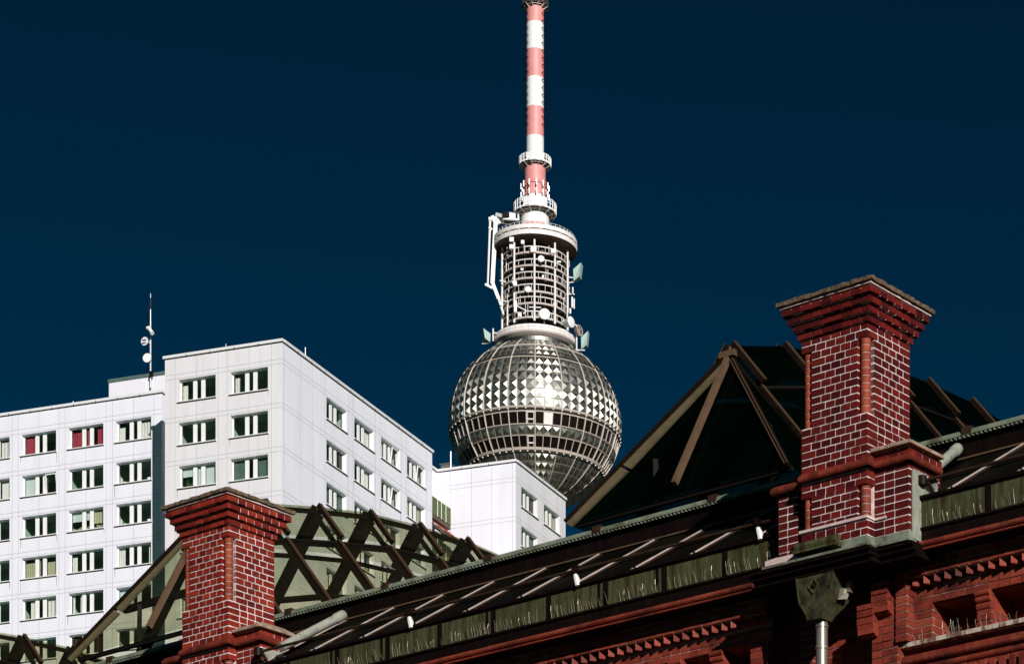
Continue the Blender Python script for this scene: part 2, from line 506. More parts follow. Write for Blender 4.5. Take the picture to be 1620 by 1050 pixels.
# ================================================================== TV TOWER
TY = 562.7
TX = (846.5 - PX) / F * TY
tw = empty('television_tower', (TX, TY, 0), math.atan2(-TX, TY))
tag(tw, 'tall television tower with faceted steel sphere and red and white mast behind the white flats', 'tower')
PM = TY / F                                     # metres per photo pixel at the tower's axis
SZ = CZ + (HZ - 674) * PM                       # sphere centre
SR, SS = 134.6 * PM, 0.945                      # radius, flattening

def sph(phi, lam, r=SR):
    """phi, lam in degrees, lam = 0 faces the viewer"""
    p, l = R(phi), R(lam)
    return Vector((r * math.cos(p) * math.sin(l), -r * math.cos(p) * math.cos(l), SZ + SS * r * math.sin(p)))

NP = 60
def facets(p0, p1, h, skip=(), flat=()):
    mb = MB()
    rnd = random.Random(int(p0 * 10) + 900)
    for j in range(NP):
        if j in skip: continue
        a, b = j * 6.0, j * 6.0 + 6.0
        c = [sph(p0, a), sph(p0, b), sph(p1, b), sph(p1, a)]
        if j in flat:
            mb.poly(*c); continue
        ap = sph((p0 + p1) / 2 + rnd.uniform(-.12, .12), (a + b) / 2 + rnd.uniform(-.12, .12), SR + h)
        for k in range(4):
            mb.poly(c[k], c[(k + 1) % 4], ap)
    return mb

def brush(o):
    """UVs whose u axis runs from the base of each triangular facet to its tip"""
    uv = o.data.uv_layers.new(name='brush')
    tri = ((0, 0), (0, 1), (1, .5))
    for p in o.data.polygons:
        for k, li in enumerate(p.loop_indices): uv.data[li].uv = tri[k % 3]
    return o
def par_ring(mb, phi, t, off=0.0, n=120):
    mb.tube([sph(phi, 360.0 * k / n, SR + off) for k in range(n + 1)], t, 5, cap=False)

shell = MB()
rows_up = [30.6, 24.2, 17.6, 11.0, 4.4, -2.0, -8.4]
rows_top = [60, 52.5, 46, 39.6, 33.2]
rows_low = [-38.4, -44.8, -51, -57, -63, -70]
cl = None
for rows, nm in ((rows_top, 'upper_cladding'), (rows_up, 'facet_cladding'), (rows_low, 'lower_cladding')):
    mb = MB()
    for i in range(len(rows) - 1):
        mbi = facets(rows[i + 1], rows[i], 0.36 if nm == 'facet_cladding' else 0.27)
        n = len(mb.v)
        mb.v += mbi.v
        mb.f += [tuple(q + n for q in f) for f in mbi.f]
    o = brush(mb.build(nm, M['steel'], tw))
# facet row between the window bands, inner drum that closes the gaps, closing cap at the bottom
brush(facets(-26.5, -20.4, 0.30).build('waist_cladding', M['steel'], tw))
mb = MB()
prof = []
for k in range(0, 61):
    ph = -90 + k * 2.6
    p = R(ph)
    prof.append((max(0.01, (SR - 0.35) * math.cos(p)), SZ + SS * (SR - 0.35) * math.sin(p)))
mb.lathe(prof, 90)
mb.build('sphere_core', M['tower_dark'], tw, smooth=True)
mb = MB()
for a, b in ((33.2, 31.6),):
    mb.lathe([(SR * 1.004 * math.cos(R(31.4)), SZ + SS * SR * 1.004 * math.sin(R(31.4))), (SR * 1.004 * math.cos(R(30.6)), SZ + SS * SR * 1.004 * math.sin(R(30.6)))], 120)
mb.build('gutter_band', M['rib'], tw)

def window_band(p0, p1, nm, panel=None, cross=None):
    mb = MB()
    fr = MB()
    rr = random.Random(5)
    for j in range(NP):
        a, b = j * 6.0, j * 6.0 + 6.0
        if j == panel: continue
        mb.poly(sph(p0, a, SR - .12), sph(p0, b, SR - .12), sph(p1, b, SR - .12), sph(p1, a, SR - .12))
        if j == cross:
            pm = (p0 + p1) / 2 - 1.2
            fr.beam(sph(pm, a, SR - .05), sph(pm, b, SR - .05), 0.25, 0.25)
            for q in (a + .6, b - .6): fr.beam(sph(p0, q, SR - .05), sph(p1, q, SR - .05), .3, .2)
            fr.beam(sph(p1 - .5, a, SR - .05), sph(p1 - .5, b, SR - .05), .3, .3)
    o = mb.build(nm, M['sphere_glass'], tw)
    for j in range(NP):
        fr.beam(sph(p0, j * 6.0), sph(p1, j * 6.0), 0.15, 0.12, up=sph(0, j * 6.0 + 90) - sph(0, j * 6.0 - 90))
    par_ring(fr, p0, 0.09); par_ring(fr, p1, 0.09)
    par_ring(fr, p1 + .55, 0.12, -.1)
    fr.build('window_frame', M['rib'], o)
    if panel is not None:
        q = MB()
        a, b = panel * 6.0, panel * 6.0 + 6.0
        q.poly(sph(p0, a, SR + .02), sph(p0, b, SR + .02), sph(p1, b, SR + .02), sph(p1, a, SR + .02))
        q.build('blind_panel', M['tower_white'], o)
window_band(-19.6, -11.4, 'window_band', panel=1, cross=59)
window_band(-35.0, -27.0, 'window_band', cross=59)

mb = MB()
for k in range(20):
    for s0, s1 in ((-8.4, 60), (-36.0, -9.6), (-80, -38.0)):
        n = max(3, int((s1 - s0) / 3))
        mb.tube([sph(s0 + (s1 - s0) * i / n, k * 18.0, SR + .1) for i in range(n + 1)], 0.125, 6)
mb.build('meridian_ribs', M['rib'], tw)
mb = MB()
for j in range(NP):
    if j % 3 == 0: continue
    for s0, s1 in ((-8.4, 30.6), (33.2, 60), (-26.5, -20.4), (-66, -38.4)):
        n = max(2, int((s1 - s0) / 4))
        mb.tube([sph(s0 + (s1 - s0) * i / n, j * 6.0, SR + .03) for i in range(n + 1)], 0.05, 5)
for p in rows_up[:-1] + rows_top[:2] + rows_top[3:] + rows_low[:-1] + [-20.4, -26.5]:
    par_ring(mb, p, 0.05, 0.03)
mb.build('panel_seams', M['rib_thin'], tw)
mb = MB()
par_ring(mb, 46, 0.17, 0.05)
par_ring(mb, -8.4, 0.2, 0.1)
par_ring(mb, -36.0, 0.17, 0.1)
mb.build('ring_rails', M['rib'], tw)
mb = MB()
for p in (-9.6, -37.2, 32.6):
    par_ring(mb, p, 0.3, -0.05)
mb.build('dark_gutters', M['tower_dark'], tw)  # near-black rings between the cladding bands
mb = MB()
for j in range(NP):                              # small lamps along the two black gutters
    for p in (-9.5, -37.2):
        v = sph(p, j * 6.0, SR + .25)
        mb.box(v.x - .12, v.x + .12, v.y - .12, v.y + .12, v.z - .12, v.z + .12)
mb.build('gutter_lamps', M['rib'], tw)

# neck and lower collar
ZC = lambda v, r: zf(v, r, TY)
mb = MB()
zn0 = SZ + SS * SR * math.sin(R(57))
mb.lathe([(SR * math.cos(R(60)) + .1, zn0), (8.0, zn0 + 1.2), (6.9, ZC(526, 6.9))], 80)
mb.build('neck', M['neck_steel'], tw)
rc = 66 * PM
mb = MB()
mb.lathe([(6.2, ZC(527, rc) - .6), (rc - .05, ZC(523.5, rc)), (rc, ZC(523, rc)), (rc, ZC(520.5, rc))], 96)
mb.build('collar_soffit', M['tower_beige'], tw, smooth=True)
mb = MB()
mb.lathe([(rc + .02, ZC(520.5, rc)), (rc + .02, ZC(516.3, rc)), (rc - .15, ZC(516.2, rc)), (rc - .15, ZC(515.8, rc)), (rc, ZC(515.7, rc)), (rc - .25, ZC(510.5, rc)), (rc - .6, ZC(510.5, rc) + .05), (5.9, ZC(510.5, rc) + .05)], 96)
mb.build('collar', M['tower_white'], tw, smooth=True)
mb = MB()
for k in range(40):
    a = 2 * math.pi * k / 40
    r0 = rc + .05
    mb.beam((r0 * math.sin(a), -r0 * math.cos(a), ZC(520, rc)), (r0 * math.sin(a), -r0 * math.cos(a), ZC(512, rc)), .07, .05)
mb.build('collar_seams', M['tower_beige'], tw)

# antenna storeys: core, decks, rails, ten poles
rp = 54 * PM
core = MB()
core.lathe([(3.3, ZC(512, 3.3)), (3.3, ZC(368, 3.3))], 48)
core.build('antenna_core', M['tower_dark'], tw, smooth=True)
decks = [(397.5, 389.5), (418, 409.7), (438, 429.7), (459.3, 449.3), (477.8, 469), (500, 492)]
rd = 6.15
for vd, vr in decks:
    zd = ZC(vd, rd)
    mb = MB()
    mb.lathe([(rd - .12, zd - .34), (rd, zd - .30), (rd, zd + .05), (rd - .1, zd + .08), (3.2, zd + .08)], 72)
    d = mb.build('antenna_deck', M['tower_beige'], tw)
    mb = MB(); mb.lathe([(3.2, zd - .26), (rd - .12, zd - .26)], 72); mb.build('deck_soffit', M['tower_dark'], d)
    mb = MB()
    zr = ZC(vr, rd)
    mb.ring(rd, zr, 0.115)
    for k in range(30):
        a = 2 * math.pi * (k + .5) / 30
        mb.beam((rd * math.sin(a), -rd * math.cos(a), zd), (rd * math.sin(a), -rd * math.cos(a), zr), .06, .06)
    mb.build('deck_railing', M['tower_white'], d)
    mb = MB()
    for k in range(20):
        a = 2 * math.pi * k / 20
        mb.beam((3.3 * math.sin(a), -3.3 * math.cos(a), zd - .55), ((rd - .1) * math.sin(a), -(rd - .1) * math.cos(a), zd - .55), .14, .2)
    mb.build('deck_joists', M['tower_dark'], d)
for k in range(10):
    a = R(36 * k - 1)
    x, y = rp * math.sin(a), -rp * math.cos(a)
    mb = MB()
    mb.tube([(x, y, ZC(507, rp)), (x, y, ZC(377.5, rp))], 0.19, 8)
    mb.build('cage_pole', M['tower_white'], tw)
rr = random.Random(11)
for vd, vr in decks:
    zd = ZC(vd, rd) + .08
    for k in range(9):
        a = rr.uniform(-1.75, 1.75); r0 = rr.uniform(4.0, 5.8)
        x, y = r0 * math.sin(a), -r0 * math.cos(a)
        q, h = rr.uniform(.12, .38), rr.uniform(.3, 1.5)
        mb = MB(); mb.box(x - q, x + q, y - q * .6, y + q * .6, zd, zd + h)
        mb.build('relay_cabinet', M['tower_white'] if rr.random() < .4 else M['tower_brown'], tw)
    for k in range(6):
        a = rr.uniform(-1.6, 1.6); r0 = rr.uniform(5.9, 6.6)
        x, y = r0 * math.sin(a), -r0 * math.cos(a)
        mb = MB(); mb.tube([(x, y, zd - .5), (x, y, zd + rr.uniform(.8, 2.2))], .055, 5)
        mb.build('stick_antenna', M['tower_white'], tw)

# gallery ring above the antenna storeys
rg = 66.3 * PM
z0, z1 = ZC(369, rg), ZC(353.4, rg)
sl = ZC(360.6, rg)
mb = MB()
mb.lathe([(rg, z0), (rg, sl - .12)], 96)
mb.lathe([(rg, sl + .10), (rg, z1), (rg - .35, z1 + .02), (rg - .35, z1 - .9), (2.5, z1 - .9)], 96)
gal = mb.build('gallery_ring', M['tower_white'], tw)
mb = MB()
mb.lathe([(rg - .08, sl - .2), (rg - .08, sl + .2)], 96)
mb.build('slot', M['tower_dark'], gal)
mb = MB()
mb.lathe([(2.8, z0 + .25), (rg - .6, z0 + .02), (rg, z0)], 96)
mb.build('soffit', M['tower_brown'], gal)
mb = MB()
for k in range(24):
    a = 2 * math.pi * (k + .5) / 24
    x, y = (rg + .01) * math.sin(a), -(rg + .01) * math.cos(a)
    mb.beam((x, y, z0 + .02), (x, y, sl - .12), .06, .05)
    mb.beam((x, y, sl - .14), (x, y, sl + .12), .45, .12, up=(math.sin(a), -math.cos(a), 0))
mb.build('seams', M['tower_beige'], gal)
mb = MB()
mb.ring(rg - .3, z1 + .55, .05)
for k in range(48):
    a = 2 * math.pi * k / 48
    mb.beam(((rg - .3) * math.sin(a), -(rg - .3) * math.cos(a), z1), ((rg - .3) * math.sin(a), -(rg - .3) * math.cos(a), z1 + .55), .05, .05)
mb.build('railing', M['galv'], gal)

# mast sections, from the gallery up
def sec(v0, v1, r0, r1, mat, nm='mast_section'):
    mb = MB()
    z0 = zf(v0, r0, TY); z1 = zf(v1, r1, TY)
    mb.lathe([(r0, z0), (r1, z1)], 48)
    return mb.build(nm, mat, tw, smooth=True)
rA, rB, rC2, rD = 2.78, 2.42, 1.98, 1.645
sec(366, 350.2, 2.86, rA, M['mast_red'])
sec(350.2, 318, rA, rB, M['mast_white'])
sec(318, 305.5, 2.05, 2.03, M['mast_white'])
sec(305.5, 252, rC2 + .03, rC2, M['mast_red'])
sec(250, 212, rD + .02, rD + .01, M['mast_white'])
vs = [212, 166, 119, 75, 32, -12, -58, -104, -150, -200]
for i in range(len(vs) - 1):
    sec(vs[i], vs[i + 1], rD, rD - .01, M['mast_red'] if i % 2 == 0 else M['mast_white'])
mb = MB(); mb.lathe([(1.2, ZC(-198, 1.2)), (1.0, ZC(-420, 1))], 32); mb.build('mast_section', M['mast_red'], tw, smooth=True)

def platform(vb, vt, r, inner, n=16, mat='mast_white'):
    """round gallery on the mast: slotted parapet, dark underside with radial struts"""
    zb, zt = ZC(vb, r), ZC(vt, r)
    mb = MB()
    gap = MB()
    for k in range(n):
        a0, a1 = 2 * math.pi * (k - .5) / n, 2 * math.pi * (k + .5) / n
        p = lambda a, z, rr=r: (rr * math.sin(a), -rr * math.cos(a), z)
        solid = k in (0, 1, n - 1, n // 2)
        if solid:
            mb.poly(p(a0, zb), p(a1, zb), p(a1, zt), p(a0, zt))
            mb.poly(p(a1, zb, r - .08), p(a0, zb, r - .08), p(a0, zt, r - .08), p(a1, zt, r - .08))
        else:
            mb.beam(p(a0, zb + .16), p(a1, zb + .16), .08, .32)
            for q in (.55, .8, 1.0):
                z = zb + (zt - zb) * q
                mb.beam(p(a0, z), p(a1, z), .07, .12)
            for q in (0, .5):
                a = a0 + (a1 - a0) * q
                mb.beam(p(a, zb), p(a, zt), .12, .12)
    o = mb.build('mast_platform', M[mat], tw)
    mb = MB()
    mb.lathe([(inner, zb + .12), (r - .03, zb + .08), (r - .03, zb + .16), (inner, zb + .2)], n * 2)
    mb.build('floor', M['tower_brown'], o)
    mb = MB()
    for k in range(12):
        a = 2 * math.pi * (k + .5) / 12
        mb.beam((inner * math.sin(a), -inner * math.cos(a), zb - .45), ((r - .05) * math.sin(a), -(r - .05) * math.cos(a), zb + .03), .12, .28)
    mb.ring((inner + r) / 2, zb - .12, .08, 32)
    mb.build('bracket', M['tower_white'], o)
platform(324.5, 309, 33.2 * PM, 2.4)
platform(252, 239.5, 25 * PM, 2.0)
platform(1.5, -9, 20.5 * PM, 1.6, mat='tower_dark')

mb = MB()
mw = MB()
for v in (287, 301):                              # ring of small antenna fields
    for k in range(12):
        a = 2 * math.pi * k / 12 + .1
        r0 = 22 * PM
        z = ZC(v, r0)
        mb.beam((1.9 * math.sin(a), -1.9 * math.cos(a), z), (r0 * math.sin(a), -r0 * math.cos(a), z), .09, .09)
        mw.beam((r0 * math.sin(a), -r0 * math.cos(a), z - .55), (r0 * math.sin(a), -r0 * math.cos(a), z + .55), .16, .22)
mb.ring(22 * PM - .1, ZC(283.5, 2.5), .07, 48)
mb.build('antenna_brackets', M['mast_red'], tw)
mw.build('antenna_fields', M['galv'], tw)
for sgn in (-1, 1):
    mb = MB()
    for i in range(19):
        z = ZC(17 + i * 11.7, rD) if i < 16 else None
        if z is None: continue
        a = R(sgn * 62)
        d = Vector((math.sin(a), -math.cos(a), 0))
        t = Vector((math.cos(a), math.sin(a), 0))
        b = d * rD
        pts = [b - t * .42, b + d * .42 - t * .30, b + d * .55, b + d * .42 + t * .30, b + t * .42]
        mb.tube([(p.x, p.y, z - .12 * abs(k - 2)) for k, p in enumerate(pts)], .085, 5)
        e = b + d * .5 + Vector((sgn * .7, 0, 0))
        mb.tube([(b.x + d.x * .3, b.y + d.y * .3, z), (e.x, e.y, z - .25)], .045, 4)
    mb.build('step_irons', M['frame_dark'], tw)

# dishes and drums on the antenna storeys
def tpt(u, v, y=-6.5):
    """point of the tower frame at depth y in front of its axis that the photograph shows at u, v"""
    return Vector(((u - 846.5) * PM * (TY + y) / TY, y, zf(v, -y, TY)))
def drum(u, v, r, ax, ln, y=-6.8, back='dish_back', taper=.75):
    c = tpt(u, v, y); ax = Vector(ax).normalized()
    mb = MB()
    mb.tube([c - ax * ln, c - ax * ln * .55, c], [r * taper * .7, r * taper, r], 28, cap=True)
    o = mb.build('dish_antenna', M[back], tw, smooth=True)
    mb = MB()
    mb.tube([c, c + ax * .10, c + ax * .16], [r * 1.02, r * 1.02, r * .9], 28, cap=True)
    mb.build('radome', M['dish'], o, smooth=True)
    mb = MB()
    mb.tube([c - ax * ln * .8 + Vector((0, 0, -r)), c - ax * ln * .8 + Vector((0, 2.2, -r))], .09, 6)
    mb.build('bracket', M['tower_white'], o)
drum(861.5, 496, 1.0, (0.05, -1, -.02), 1.3, -7.9)
drum(903, 507, 1.0, (0.75, -.65, .02), 1.5, -5.6)
drum(856, 409, .60, (0.05, -1, 0), .6, -6.9)
drum(835.5, 458, .58, (-.1, -1, 0), .5, -6.9, back='tower_beige')
drum(813.5, 448.5, .42, (-.2, -1, 0), .4, -6.3)
def horn(u, v, w, h, ax, y, flip=1):
    """horn reflector: wide square mouth narrowing to a foot below"""
    c = tpt(u, v, y)
    a = Vector(ax).normalized()
    s = a.cross(Vector((0, 0, 1))).normalized()
    mb = MB()
    top = [c + a * w * .9 * flip + Vector((0, 0, h)) - s * w * .5, c + a * w * .9 * flip + Vector((0, 0, h)) + s * w * .5]
    bk = [c + Vector((0, 0, h * .55)) + s * w * .45, c + Vector((0, 0, h * .55)) - s * w * .45]
    mid = [c + a * w * .72 * flip - s * w * .5, c + a * w * .72 * flip + s * w * .5]
    ft = [c + Vector((0, 0, -h * .25)) - s * w * .22, c + Vector((0, 0, -h * .25)) + s * w * .22]
    mb.poly(top[0], top[1], bk[0], bk[1])
    mb.poly(bk[1], bk[0], ft[1], ft[0])
    mb.poly(top[0], bk[1], ft[0], mid[0])
    mb.poly(top[1], mid[1], ft[1], bk[0])
    mb.poly(mid[0], ft[0], ft[1], mid[1])
    mb.poly(top[0], mid[0], mid[1], top[1])
    o = mb.build('horn_antenna', M['dish_back'], tw)
    mb = MB()
    mb.tube([c + Vector((0, 0, -h * .25)), c + Vector((-flip * 1.4, .4, -h * .3))], .12, 6)
    mb.build('bracket', M['tower_white'], o)
horn(908, 438, 1.7, 2.6, (1, -.25, 0), -2.0)
horn(920, 545, 1.5, 2.6, (1, -.2, 0), -2.0)
horn(775, 541, 1.6, 1.8, (-1, -.3, 0), -2.0)
mb = MB()                                         # open-backed dish with spokes
c = tpt(917, 520, -3.5); ax = Vector((.8, -.55, 0)).normalized(); s = ax.cross(Vector((0, 0, 1)))
ring = [c + (s * math.cos(2 * math.pi * k / 24) + Vector((0, 0, math.sin(2 * math.pi * k / 24)))) * .95 for k in range(25)]
mb.tube(ring, .08, 5)
for k in range(0, 24, 3): mb.tube([c - ax * .25, ring[k]], .045, 4)
o = mb.build('dish_antenna', M['tower_beige'], tw)
mb = MB()
mb.tube([c - ax * .3] + [c - ax * .28 + (ring[0] - c) * 0.01], [.9, .01], 20)
mb.build('dish_back', M['tower_brown'], o)
# frames, panels and sticks hung outside the storeys
mb = MB()
for u, v0, v1, y in ((912, 512, 553, -3), (780.5, 522, 542, -3), (794, 470, 505, -2), (803, 484, 517, -4), (906, 452, 462, -2.5), (908, 470, 486, -3)):
    mb.tube([tpt(u, v1, y), tpt(u, v0, y)], .15, 6)
for u0, v0, u1, v1, y in ((897, 436, 916, 438, -2), (780, 528, 788, 530, -3), (912, 551, 925, 551, -2), (897, 463, 909, 463, -2), (890, 505, 912, 512, -3), (818, 485, 833, 492, -6.3), (833, 492, 828, 497, -6.3), (837, 486, 856, 486, -6.2), (791, 446, 801, 448, -3), (790, 477, 806, 479, -3.6)):
    mb.tube([tpt(u0, v0, y), tpt(u1, v1, y)], .12, 6)
mb.build('antenna_supports', M['tower_white'], tw)
for u, v, a, b in ((809.5, 380.5, .42, .42), (809.5, 392, .42, .42), (844, 395, .55, .5), (875.5, 396, .5, .42), (827, 384, .32, .35), (815, 450, .35, .45), (815.5, 486, .28, 1.1), (905, 476, .16, 1.0), (902, 490, .16, .5), (826, 427, .28, .2), (884, 413, .4, .16)):
    c = tpt(u, v, -6.75 if 800 < u < 890 else -3.2)
    mb = MB()
    mb.box(c.x - a, c.x + a, c.y - .22, c.y + .22, c.z - b, c.z + b)
    mb.build('panel_antenna', M['mast_white'], tw, bevel=.06)

# maintenance crane on the gallery
cr = empty('maintenance_crane', (0, 0, 0))
cr.parent = tw
def cp(u, v, y=-1.5): return tpt(u, v, y)
mb = MB()
a = cp(792, 350, -3.0); b = cp(822, 354, -3.4)
zc0, zc1 = cp(800, 351, -4.2).z, cp(800, 336.5, -4.2).z
mb.v += [(a.x + .4, -4.2, zc0 + .25), (b.x, -4.6, zc0), (b.x, -2.2, zc0), (a.x + .4, -2.2, zc0 + .25), (a.x + 1.2, -4.2, zc1), (b.x - .1, -4.6, zc1 - .55), (b.x - .1, -2.2, zc1 - .55), (a.x + 1.2, -2.2, zc1)]
mb.f += [(3, 2, 1, 0), (4, 5, 6, 7), (0, 1, 5, 4), (1, 2, 6, 5), (2, 3, 7, 6), (3, 0, 4, 7)]
mb.build('cab', M['mast_white'], cr)
mb = MB()
def onface(fx, fz, y=-4.65):
    x = a.x + 1.1 + (b.x - a.x - 1.3) * fx
    return x, zc0 + (zc1 - zc0) * fz
for fx, w_, fz0, fz1 in ((.12, .30, .35, .92), (.86, .16, .25, .70)):
    x, _ = onface(fx, 0); _, q0 = onface(0, fz0); _, q1 = onface(0, fz1)
    mb.box(x - w_, x + w_, -4.70 - .0, -4.2, q0, q1)
    mb.build('cab_window', M['frame_dark'], cr); mb = MB()
mb.box(a.x + .3, a.x + 1.1, -4.32, -4.1, zc0 + .45, zc1 - .3)
mb.build('cab_window', M['frame_dark'], cr)
mb = MB()
mb.beam(cp(795, 351.5, -3.2), cp(820, 355, -3.2), 1.2, .22)
mb.build('cab_base', M['tower_dark'], cr)
mb = MB()
mb.tube([cp(776, 349.5), cp(772, 456)], [.22, .18], 6)
mb.beam(cp(784.5, 356), cp(779.5, 452), .75, .75)
mb.beam(cp(779, 345), cp(785, 358), .6, .6)
mb.beam(cp(779.5, 450), cp(789, 475), .62, .62)
mb.tube([cp(789, 474), cp(797, 500, -3)], [.26, .2], 6)
mb.beam(cp(768, 453), cp(780, 459), .42, .42)
mb.tube([cp(773.5, 350), cp(778.5, 350)], .42, 10)
mb.tube([cp(774, 363), cp(779, 367)], .3, 8)
mb.beam(cp(786, 345), cp(792, 356), .5, .9)
mb.beam(cp(786, 342), cp(800, 345, -3), .6, .6)
mb.build('boom', M['mast_white'], cr)
mb = MB()
mb.tube([cp(778, 368), cp(775.5, 450)], .06, 5)
mb.tube([cp(780, 352), cp(778, 372), cp(781, 380)], .14, 5)
mb.build('cable', M['frame_dark'], cr)

# concrete shaft below the sphere
mb = MB()
mb.lathe([(8.0, 0), (5.2, 60), (4.6, SZ - SR * SS + 1)], 64)
mb.build('shaft', M['concrete'], tw, smooth=True)

# ================================================================== WHITE APARTMENT BUILDING
AA = R(-70.4)
AY = 190.0
ap = empty('apartment_building', ((446.5 - PX) / F * AY, AY, 0), math.atan2(-math.cos(AA), -math.sin(AA)))
tag(ap, 'white slab apartment building of several joined blocks with rows of three-part windows', 'building')
RZ = 77.45                                         # roof height
STO = 2.8
ZW = [74.50 - STO * i for i in range(26)]          # window sills
WW, WH, WD = 2.74, 1.40, 0.27

def facade(o, ax, nx, length, z0, z1, holes, mat, nm='wall'):
    """wall sheet from point o along ax (nx = inward), with reveals round each hole (a0, a1, z0, z1)"""
    o, ax, nx = Vector(o), Vector(ax), Vector(nx)
    mb = MB()
    us = sorted({0.0, length} | {h[0] for h in holes} | {h[1] for h in holes})
    P = lambda u, z, d=0.0: tuple(o + ax * u + nx * d + Vector((0, 0, z)))
    for i in range(len(us) - 1):
        u0, u1 = us[i], us[i + 1]
        hs = sorted([h for h in holes if h[0] <= u0 + 1e-6 and h[1] >= u1 - 1e-6], key=lambda h: h[2])
        z = z0
        for h in hs:
            if h[2] > z: mb.poly(P(u0, z), P(u1, z), P(u1, h[2]), P(u0, h[2]))
            z = h[3]
        if z < z1: mb.poly(P(u0, z), P(u1, z), P(u1, z1), P(u0, z1))
    for a0, a1, b0, b1 in holes:
        mb.poly(P(a0, b0), P(a0, b1), P(a0, b1, WD), P(a0, b0, WD))
        mb.poly(P(a1, b0), P(a1, b0, WD), P(a1, b1, WD), P(a1, b1))
        mb.poly(P(a0, b1), P(a1, b1), P(a1, b1, WD), P(a0, b1, WD))
        mb.poly(P(a0, b0), P(a0, b0, WD), P(a1, b0, WD), P(a1, b0))
    return mb.build(nm, mat, ap)

# window prototypes: meshes shared by every window
def proto_window():
    f = MB()
    x = [0, .07, .92, 1.20, 1.52, 1.80, 2.67, 2.74]
    for a, b in ((0, 1), (2, 3), (4, 5), (6, 7)):
        f.box(x[a], x[b], WD - .02, WD + .06, 0, WH)
    for a, b in ((1, 2), (3, 4), (5, 6)):
        f.box(x[a], x[b], WD - .01, WD + .06, 0, .05); f.box(x[a], x[b], WD - .01, WD + .06, WH - .06, WH)
    p = MB()
    for a, b in ((1, 2), (3, 4), (5, 6)):
        p.poly((x[a], WD + .03, .05), (x[b], WD + .03, .05), (x[b], WD + .03, WH - .06), (x[a], WD + .03, WH - .06))
    s = MB()
    s.box(-.10, WW + .06, -.09, .02, -.075, -.025)
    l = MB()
    l.box(-.10, WW + .06, -.07, -.004, -.115, -.078)  # dark bar below the sill, its shadow painted in
    r = MB()
    y0, y1 = WD + .08, 2.6
    r.poly((-.3, y1, -.7), (3, y1, -.7), (3, y1, 1.7), (-.3, y1, 1.7))
    r.poly((-.3, y0, -.7), (-.3, y1, -.7), (-.3, y1, 1.7), (-.3, y0, 1.7))
    r.poly((3, y0, -.7), (3, y0, 1.7), (3, y1, 1.7), (3, y1, -.7))
    r.poly((-.3, y0, 1.7), (-.3, y1, 1.7), (3, y1, 1.7), (3, y0, 1.7))
    r.poly((-.3, y0, -.7), (3, y0, -.7), (3, y1, -.7), (-.3, y1, -.7))
    r.poly((-.3, y0, WH), (3, y0, WH), (3, y0, 1.7), (-.3, y0, 1.7))
    r.poly((-.3, y0, -.7), (3, y0, -.7), (3, y0, -.02), (-.3, y0, -.02))
    return f, p, s, l, r
PROTO = {}
def mk(name, mb, mat, parent):
    key = (name, mat.name)
    if key not in PROTO:
        o = mb.build(name, mat, parent); PROTO[key] = o.data
    else:
        o = bpy.data.objects.new(name, PROTO[key]); COL.objects.link(o); o.parent = parent
    return o
wp = proto_window()
xs = [.07, .92, 1.20, 1.52, 1.80, 2.67]
def cloth(parent, a, b, z0, z1, mat, seed=0, folds=7, y=WD + .13, nm='curtain'):
    mb = MB()
    n = max(4, int((b - a) * folds * 3))
    rr = random.Random(seed)
    ys = [y + .035 * math.sin(2 * math.pi * folds * (b - a) * k / n + seed) + rr.uniform(-.006, .006) if folds > 1 else y for k in range(n + 1)]
    for k in range(n):
        u0, u1 = a + (b - a) * k / n, a + (b - a) * (k + 1) / n
        mb.poly((u0, ys[k], z0), (u1, ys[k + 1], z0), (u1, ys[k + 1] + .01, z1), (u0, ys[k] + .01, z1))
    return mb.build(nm, M[mat], parent)

